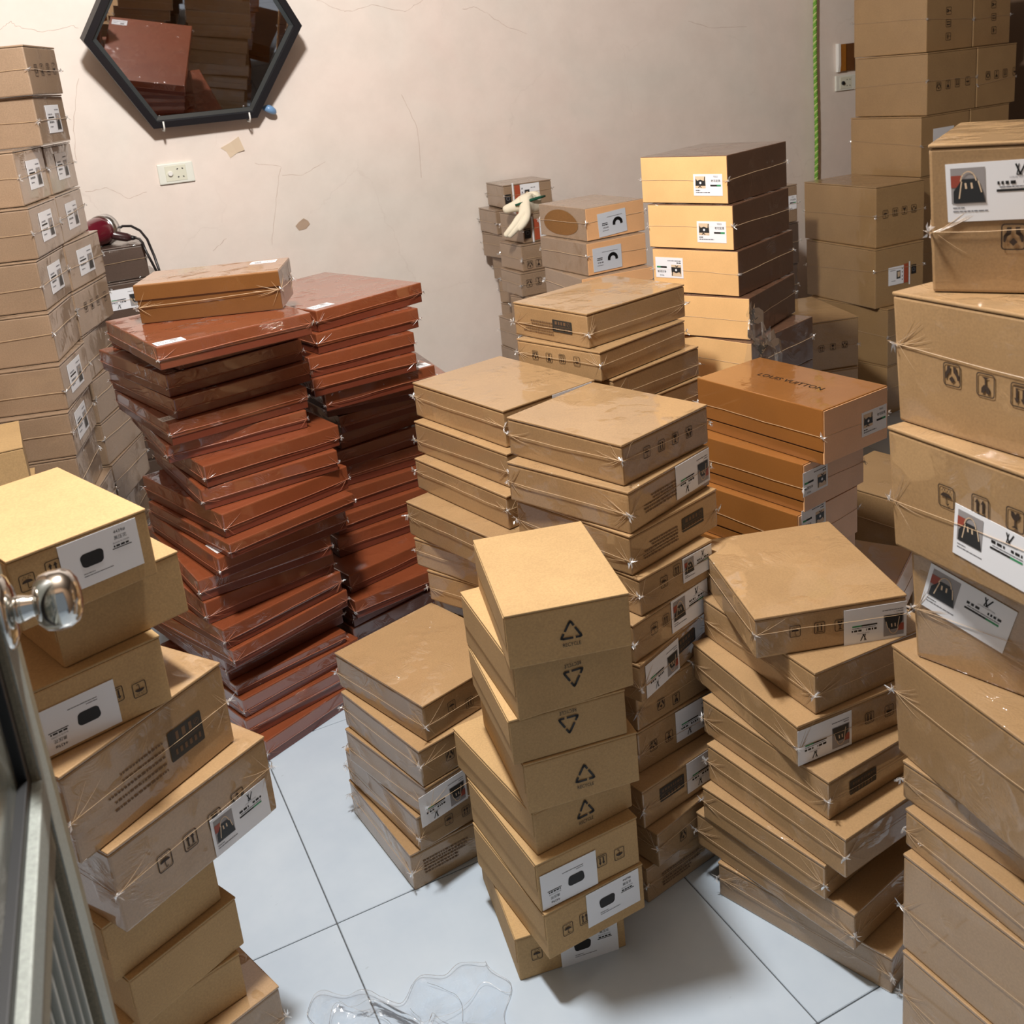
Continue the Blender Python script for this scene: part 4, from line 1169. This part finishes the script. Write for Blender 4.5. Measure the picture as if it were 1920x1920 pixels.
# ---------------------------------------------------------------- green rope down the wall
M['rope'] = plain('green_rope_fibre', srgb(120, 178, 64), 0.7)
M['rope_light'] = plain('pale_green_rope_fibre', srgb(196, 216, 132), 0.7)
rp = empty('hanging_rope', (3.33, 3.69, 0.0))
tag(rp, 'thin green twisted rope hanging down the back wall at right', 'rope')
for k in range(3):
    b = MB(); pts = []
    for i in range(700):
        t = i / 699; z = 2.84 - 2.25 * t
        ph = z * 2 * PI / .030 + k * 2 * PI / 3
        xs = -.006 * math.sin(z * 3.1) + .004 * math.sin(z * 7 + 1)
        pts.append((xs + .0048 * math.cos(ph), .0048 * math.sin(ph), z))
    b.tube(pts, .0046, 5)
    b.build('strand', M['rope_light'] if k == 0 else M['rope'], rp, smooth=True)

# ---------------------------------------------------------------- scraps stuck on the wall
M['tape'] = plain('old_tape', srgb(222, 202, 176), 0.35, coat=0.3)
M['tape_dark'] = plain('brown_scrap_paper', srgb(186, 162, 140), 0.5)
def scrap(name, pts, lift, m, label):
    b = MB(); n = len(pts)
    f = [(x, Y1 - .0015 - l, z) for (x, z), l in zip(pts, lift)]
    bk = [(x, Y1 - .0004 - l, z) for (x, z), l in zip(pts, lift)]
    b.add(f + bk, [tuple(range(n)), tuple(range(2 * n - 1, n - 1, -1))] + [(i, i + n, (i + 1) % n + n, (i + 1) % n) for i in range(n)])
    return tag(b.build(name, m), label, 'scrap')
scrap('tape_scrap', [(.684, 1.306), (.722, 1.322), (.750, 1.338), (.764, 1.290), (.738, 1.283), (.712, 1.268), (.702, 1.292)], (0, .003, .011, .007, .001, 0, 0), M['tape'],
      'curled beige tape scrap on the wall below the mirror')
scrap('paper_scrap', [(.903, 1.000), (.916, 1.012), (.936, 1.024), (.952, 1.012), (.957, 1.000), (.940, .984), (.914, .982)], (.001, .002, .004, .002, .001, 0, 0), M['tape_dark'],
      'small torn paper scrap on the wall above the gap between stacks')

# ---------------------------------------------------------------- hair dryer on the far left stack
hd = empty('hair_dryer', (0.235, 3.50, 1.0595))
tag(hd, 'dark red hair dryer with silver ring lying behind the left stack', 'hair dryer')
ax = Vector((-.62, -.70, -.06)).normalized()
T_ = Matrix.Translation((.012, .030, .046)) @ ax.to_track_quat('Z', 'Y').to_matrix().to_4x4()
M['maroon'] = plain('maroon_plastic', srgb(96, 18, 34), 0.22, coat=0.6)
M['chrome'] = plain('brushed_silver', (0.72, 0.73, 0.74, 1), 0.22, 1.0)
M['black_plastic'] = plain('black_plastic', srgb(26, 22, 24), 0.35)
M['dark_handle'] = plain('dark_brown_plastic', srgb(58, 32, 34), 0.28, coat=0.5)
b = MB(); b.lathe([(.020, -.004), (.034, .0), (.044, .016), (.045, .04), (.040, .075), (.034, .105), (.030, .112)], 28, mat=T_); b.build('barrel', M['maroon'], hd, smooth=True)
b = MB(); b.lathe([(.040, -.014), (.0475, -.012), (.049, .006), (.0475, .020), (.043, .020)], 32, mat=T_); b.build('silver_ring', M['chrome'], hd, smooth=True)
b = MB(); b.tube([(.010, .005, .034), (.030, .0, .028), (.052, -.002, .020), (.070, -.003, .014), (.080, -.003, .012)], [.013, .015, .0145, .0135, .010], 14)
b.build('handle', M['dark_handle'], hd, smooth=True)
b = MB(); b.tube([(.078, -.003, .012), (.088, -.004, .010), (.098, -.006, .009)], [.0085, .0075, .004], 12); b.build('cord_sleeve', M['black_plastic'], hd, smooth=True)
b = MB(); b.tube([(.094, -.006, .009), (.100, -.06, .010), (.102, -.112, .003), (.105, -.125, -.020), (.115, -.130, -.055), (.128, -.132, -.100), (.14, -.13, -.16)], .0042, 8)
b.tube([(.028, .02, .030), (.045, .03, .040), (.066, .03, .048), (.090, .015, .046), (.112, -.01, .030), (.124, -.05, .004), (.130, -.10, -.045), (.136, -.12, -.10), (.14, -.125, -.15)], .0042, 8)
b.build('power_cord', M['black_plastic'], hd, smooth=True)

# ---------------------------------------------------------------- cotton glove flopped over a carton corner
M['cotton'] = plain('cream_cotton', srgb(238, 228, 204), 0.9)
M['hem'] = plain('green_hem', srgb(24, 84, 62), 0.7)
def skin(name, chains, mat, parent, sub=2):
    vs, es, rad = [], [], []
    for c in chains:
        prev = None
        for q in c:
            if isinstance(q, int): prev = q; continue
            vs.append(q[:3]); rad.append(q[3] if isinstance(q[3], tuple) else (q[3], q[3]))
            if prev is not None: es.append((prev, len(vs) - 1))
            prev = len(vs) - 1
    me = bpy.data.meshes.new(name); me.from_pydata(vs, es, [])
    o = bpy.data.objects.new(name, me); COL.objects.link(o)
    o.modifiers.new('skin', 'SKIN')
    for i, q in enumerate(me.skin_vertices[0].data):
        q.radius = rad[i]; q.use_root = (i == 0)
    s_ = o.modifiers.new('sub', 'SUBSURF'); s_.levels = sub; s_.render_levels = sub
    bpy.context.view_layer.update()
    ev = o.evaluated_get(bpy.context.evaluated_depsgraph_get())
    me2 = bpy.data.meshes.new_from_object(ev)
    me2.name = name
    bpy.data.objects.remove(o)
    me2.materials.append(mat)
    me2.polygons.foreach_set('use_smooth', [True] * len(me2.polygons))
    o = bpy.data.objects.new(name, me2); COL.objects.link(o); o.parent = parent
    return o
gl_ = empty('cotton_glove', (1.62, 3.31, 0.971))
tag(gl_, 'cream cotton work glove with green hem flopped over a carton corner', 'glove')
g = lambda x, y, z, r: (x - 1.62, y - 3.31, z - .971, r)
skin('glove_body', [
    [g(1.726, 3.352, 1.000, (.020, .040)), g(1.700, 3.345, 1.004, (.022, .044)), g(1.665, 3.330, 1.000, (.022, .042)), g(1.632, 3.306, .992, (.020, .034))],
    [3, g(1.604, 3.282, .972, .018), g(1.578, 3.272, .948, .0155), g(1.554, 3.276, .926, .0135), g(1.534, 3.286, .905, .0110)],
    [3, g(1.612, 3.276, .966, .018), g(1.586, 3.266, .942, .0150), g(1.562, 3.270, .921, .0130), g(1.544, 3.279, .903, .0105)],
    [3, g(1.624, 3.270, .968, .018), g(1.598, 3.260, .944, .0150), g(1.574, 3.262, .924, .0125)],
    [2, g(1.615, 3.338, .999, .022), g(1.588, 3.345, .994, .0180), g(1.566, 3.350, .988, .0150)],
    [1, g(1.692, 3.382, 1.016, .022), g(1.668, 3.388, 1.014, .017), g(1.652, 3.390, 1.008, .012)],
], M['cotton'], gl_)
b = MB(); b.tube([g(*q, 0)[:3] for q in ((1.602, 3.316, 1.006), (1.628, 3.300, 1.012), (1.662, 3.300, 1.018), (1.696, 3.306, 1.021), (1.724, 3.316, 1.022))], [.0035, .0052, .0056, .0052, .004], 10)
b.build('green_hem', M['hem'], gl_, smooth=True)

# ---------------------------------------------------------------- loose clear film
def crumple(name, nx, ny, fn, m, label, cat='plastic film', loc=(0, 0, 0)):
    b = MB(); vs = [fn(i / (nx - 1), j / (ny - 1)) for j in range(ny) for i in range(nx)]
    fs = [(j * nx + i, j * nx + i + 1, (j + 1) * nx + i + 1, (j + 1) * nx + i) for j in range(ny - 1) for i in range(nx - 1)]
    b.add(vs, fs)
    o = b.build(name, m, smooth=False); o.location = loc
    return tag(o, label, cat)
def floor_film(u, v):
    x = -.13 + .30 * u + .02 * math.sin(v * 9); y = -.42 + .46 * v + .02 * math.sin(u * 11)
    y += .03 * math.sin(u * 5 + 1) * v + .012 * math.sin(u * 23); x += .02 * math.sin(v * 6 + 2) + .008 * math.sin(v * 31)
    q = Vector((x * 9, y * 9, 3.1))
    n_ = abs(noise.noise(q)) * .6 + abs(noise.noise(q * 2.7)) * .35 + noise.noise(q * 7) * .10
    ridge = math.exp(-((v - .80 - .12 * math.sin(u * 4.2 + .6)) / .045) ** 2) + .6 * math.exp(-((v - .55 + .2 * u) / .03) ** 2)
    return (x, y, .0015 + .020 * n_ + .020 * ridge * (.4 + n_))
crumple('plastic_film', 70, 90, floor_film, M['film_thin'], 'crumpled sheet of clear plastic film lying on the tiles', loc=(0.265, 1.345, 0))
pf = bpy.data.objects['plastic_film']
b = MB()
def fold(fu, n=60):
    b.tube([(lambda q: (q[0], q[1], q[2] + .0006))(floor_film(*fu(i / (n - 1)))) for i in range(n)], .00032, 4)
fold(lambda t: (t, .995)); fold(lambda t: (.004, t)); fold(lambda t: (.996, t)); fold(lambda t: (t, .80 + .12 * math.sin(t * 4.2 + .6)))
fold(lambda t: (t, min(.99, .70 + .16 * t + .03 * math.sin(t * 17)))); fold(lambda t: (.3 + .2 * t, .5 + .45 * t)); fold(lambda t: (.72 + .1 * math.sin(t * 4), .45 + .5 * t)); fold(lambda t: (.15 + .5 * t, .93 - .25 * t))
tag(b.build('film_fold', M['film_edge'], pf), kind='stuff')
def bunch(u, v):
    a = u * 2.4 - .5
    r_ = .015 + .075 * v
    n_ = noise.noise(Vector((u * 9, v * 6, 1.3))) * .03 + noise.noise(Vector((u * 22, v * 14, 5.1))) * .016
    return (r_ * math.cos(a) * .9 + n_, -.012 - .02 * v + n_ * .7, .085 - .16 * v * (0.75 + .25 * math.sin(a * 2)) + n_)
crumple('film_bunch', 13, 9, bunch, M['film_thin'], 'bunched clear film hanging at the torn box under the peach stack', loc=(1.462, 1.862, 0.80))

# ---------------------------------------------------------------- open door at the left edge
M['door_white'] = board('chipped_white_door_paint', srgb(150, 156, 150), 0, 0.5, 0.16)
M['door_tan'] = board('bare_beige_door_wood', srgb(122, 114, 94), 0, 0.6, 0.2)
M['door_panel'] = plain('grey_green_ribbed_panel', srgb(112, 120, 116), 0.45)
M['rib'] = plain('pale_rib', srgb(166, 168, 160), 0.4)
M['gasket'] = plain('black_gasket', srgb(12, 13, 16), 0.5)
def glass_mat():
    m, nt, p = new_mat('blotchy_frosted_glass')
    tc = N(nt, 'ShaderNodeTexCoord'); n1 = noise_node(nt, tc.outputs['Object'], 9.0, 6.0, 0.65, 1.5)
    c = ramp(nt, n1.outputs['Fac'], [(0.35, srgb(72, 82, 78)), (0.5, srgb(120, 120, 108)), (0.62, srgb(176, 178, 170))])  # pane colour varies in random dark and pale blotches
    nt.links.new(c.outputs['Color'], p.inputs['Base Color'])
    p.inputs['Roughness'].default_value = 0.16; p.inputs['Transmission Weight'].default_value = 0.25
    return m
M['door_glass'] = glass_mat()
P_ = Vector((-0.0755, 0.961, 0.0)); DA = R(86.0)
door = empty('door_1', P_, DA + PI)          # local +x runs from the free edge to the hinge, local +y faces the room
tag(door, kind='structure')
th = .036
def slab_(name, x0, x1, y0, y1, z0, z1, m, bev=.002):
    b = MB(); b.box(x0, x1, y0, y1, z0, z1); return b.build(name, m, door, bevel=bev)
slab_('stile', 0, .082, -th, 0, .01, 2.05, M['door_tan'])
slab_('stile_face', .034, .080, -.001, .0016, .01, 2.05, M['door_white'], .0006)
slab_('stile', .80, .88, -th, 0, .01, 2.05, M['door_tan'])
slab_('rail', .082, .80, -th, 0, 1.97, 2.05, M['door_white'])
slab_('rail', .082, .80, -th, 0, .01, .13, M['door_white'])
slab_('rail', .082, .80, -th, -.001, .850, .890, M['door_tan'])
slab_('rail', .082, .80, -th, .003, .890, .922, M['door_white'])
slab_('glass_gasket', .082, .80, -th * .8, -.006, .922, .936, M['gasket'], .001)
slab_('glass_gasket', .082, .100, -th * .8, -.006, .936, 1.97, M['gasket'], .001)
slab_('glass_pane', .100, .80, -.022, -.014, .936, 1.97, M['door_glass'], .0005)
slab_('ribbed_panel', .082, .80, -.026, -.012, .13, .850, M['door_panel'], .0005)
for k in range(20):
    x = .094 + .036 * k
    slab_('rib', x, x + .008, -.013, -.006, .13, .850, M['rib'], .002)
# knob: rosette, neck and ball on the room side of the stile
kn = empty('door_knob', (0, 0, 0)); kn.parent = door
kn.location = (.046, 0.0, 1.066)
K_ = Matrix.Rotation(R(-90), 4, 'X')
M['steel'] = plain('polished_steel', (0.70, 0.69, 0.66, 1), 0.09, 1.0)
b = MB(); b.lathe([(.033, 0), (.033, .003), (.030, .006), (.020, .010), (.012, .011)], 40, mat=K_); b.build('rosette', M['steel'], kn, smooth=True)
b = MB(); b.lathe([(.0125, .010), (.0115, .016), (.0095, .022), (.0105, .030)], 32, mat=K_); b.build('neck', M['steel'], kn, smooth=True)
b = MB(); b.lathe([(.010, .024), (.018, .026), (.0245, .032), (.0268, .041), (.0262, .050), (.0225, .057), (.015, .0615), (.006, .063)], 40, mat=K_); b.build('knob_ball', M['steel'], kn, smooth=True)
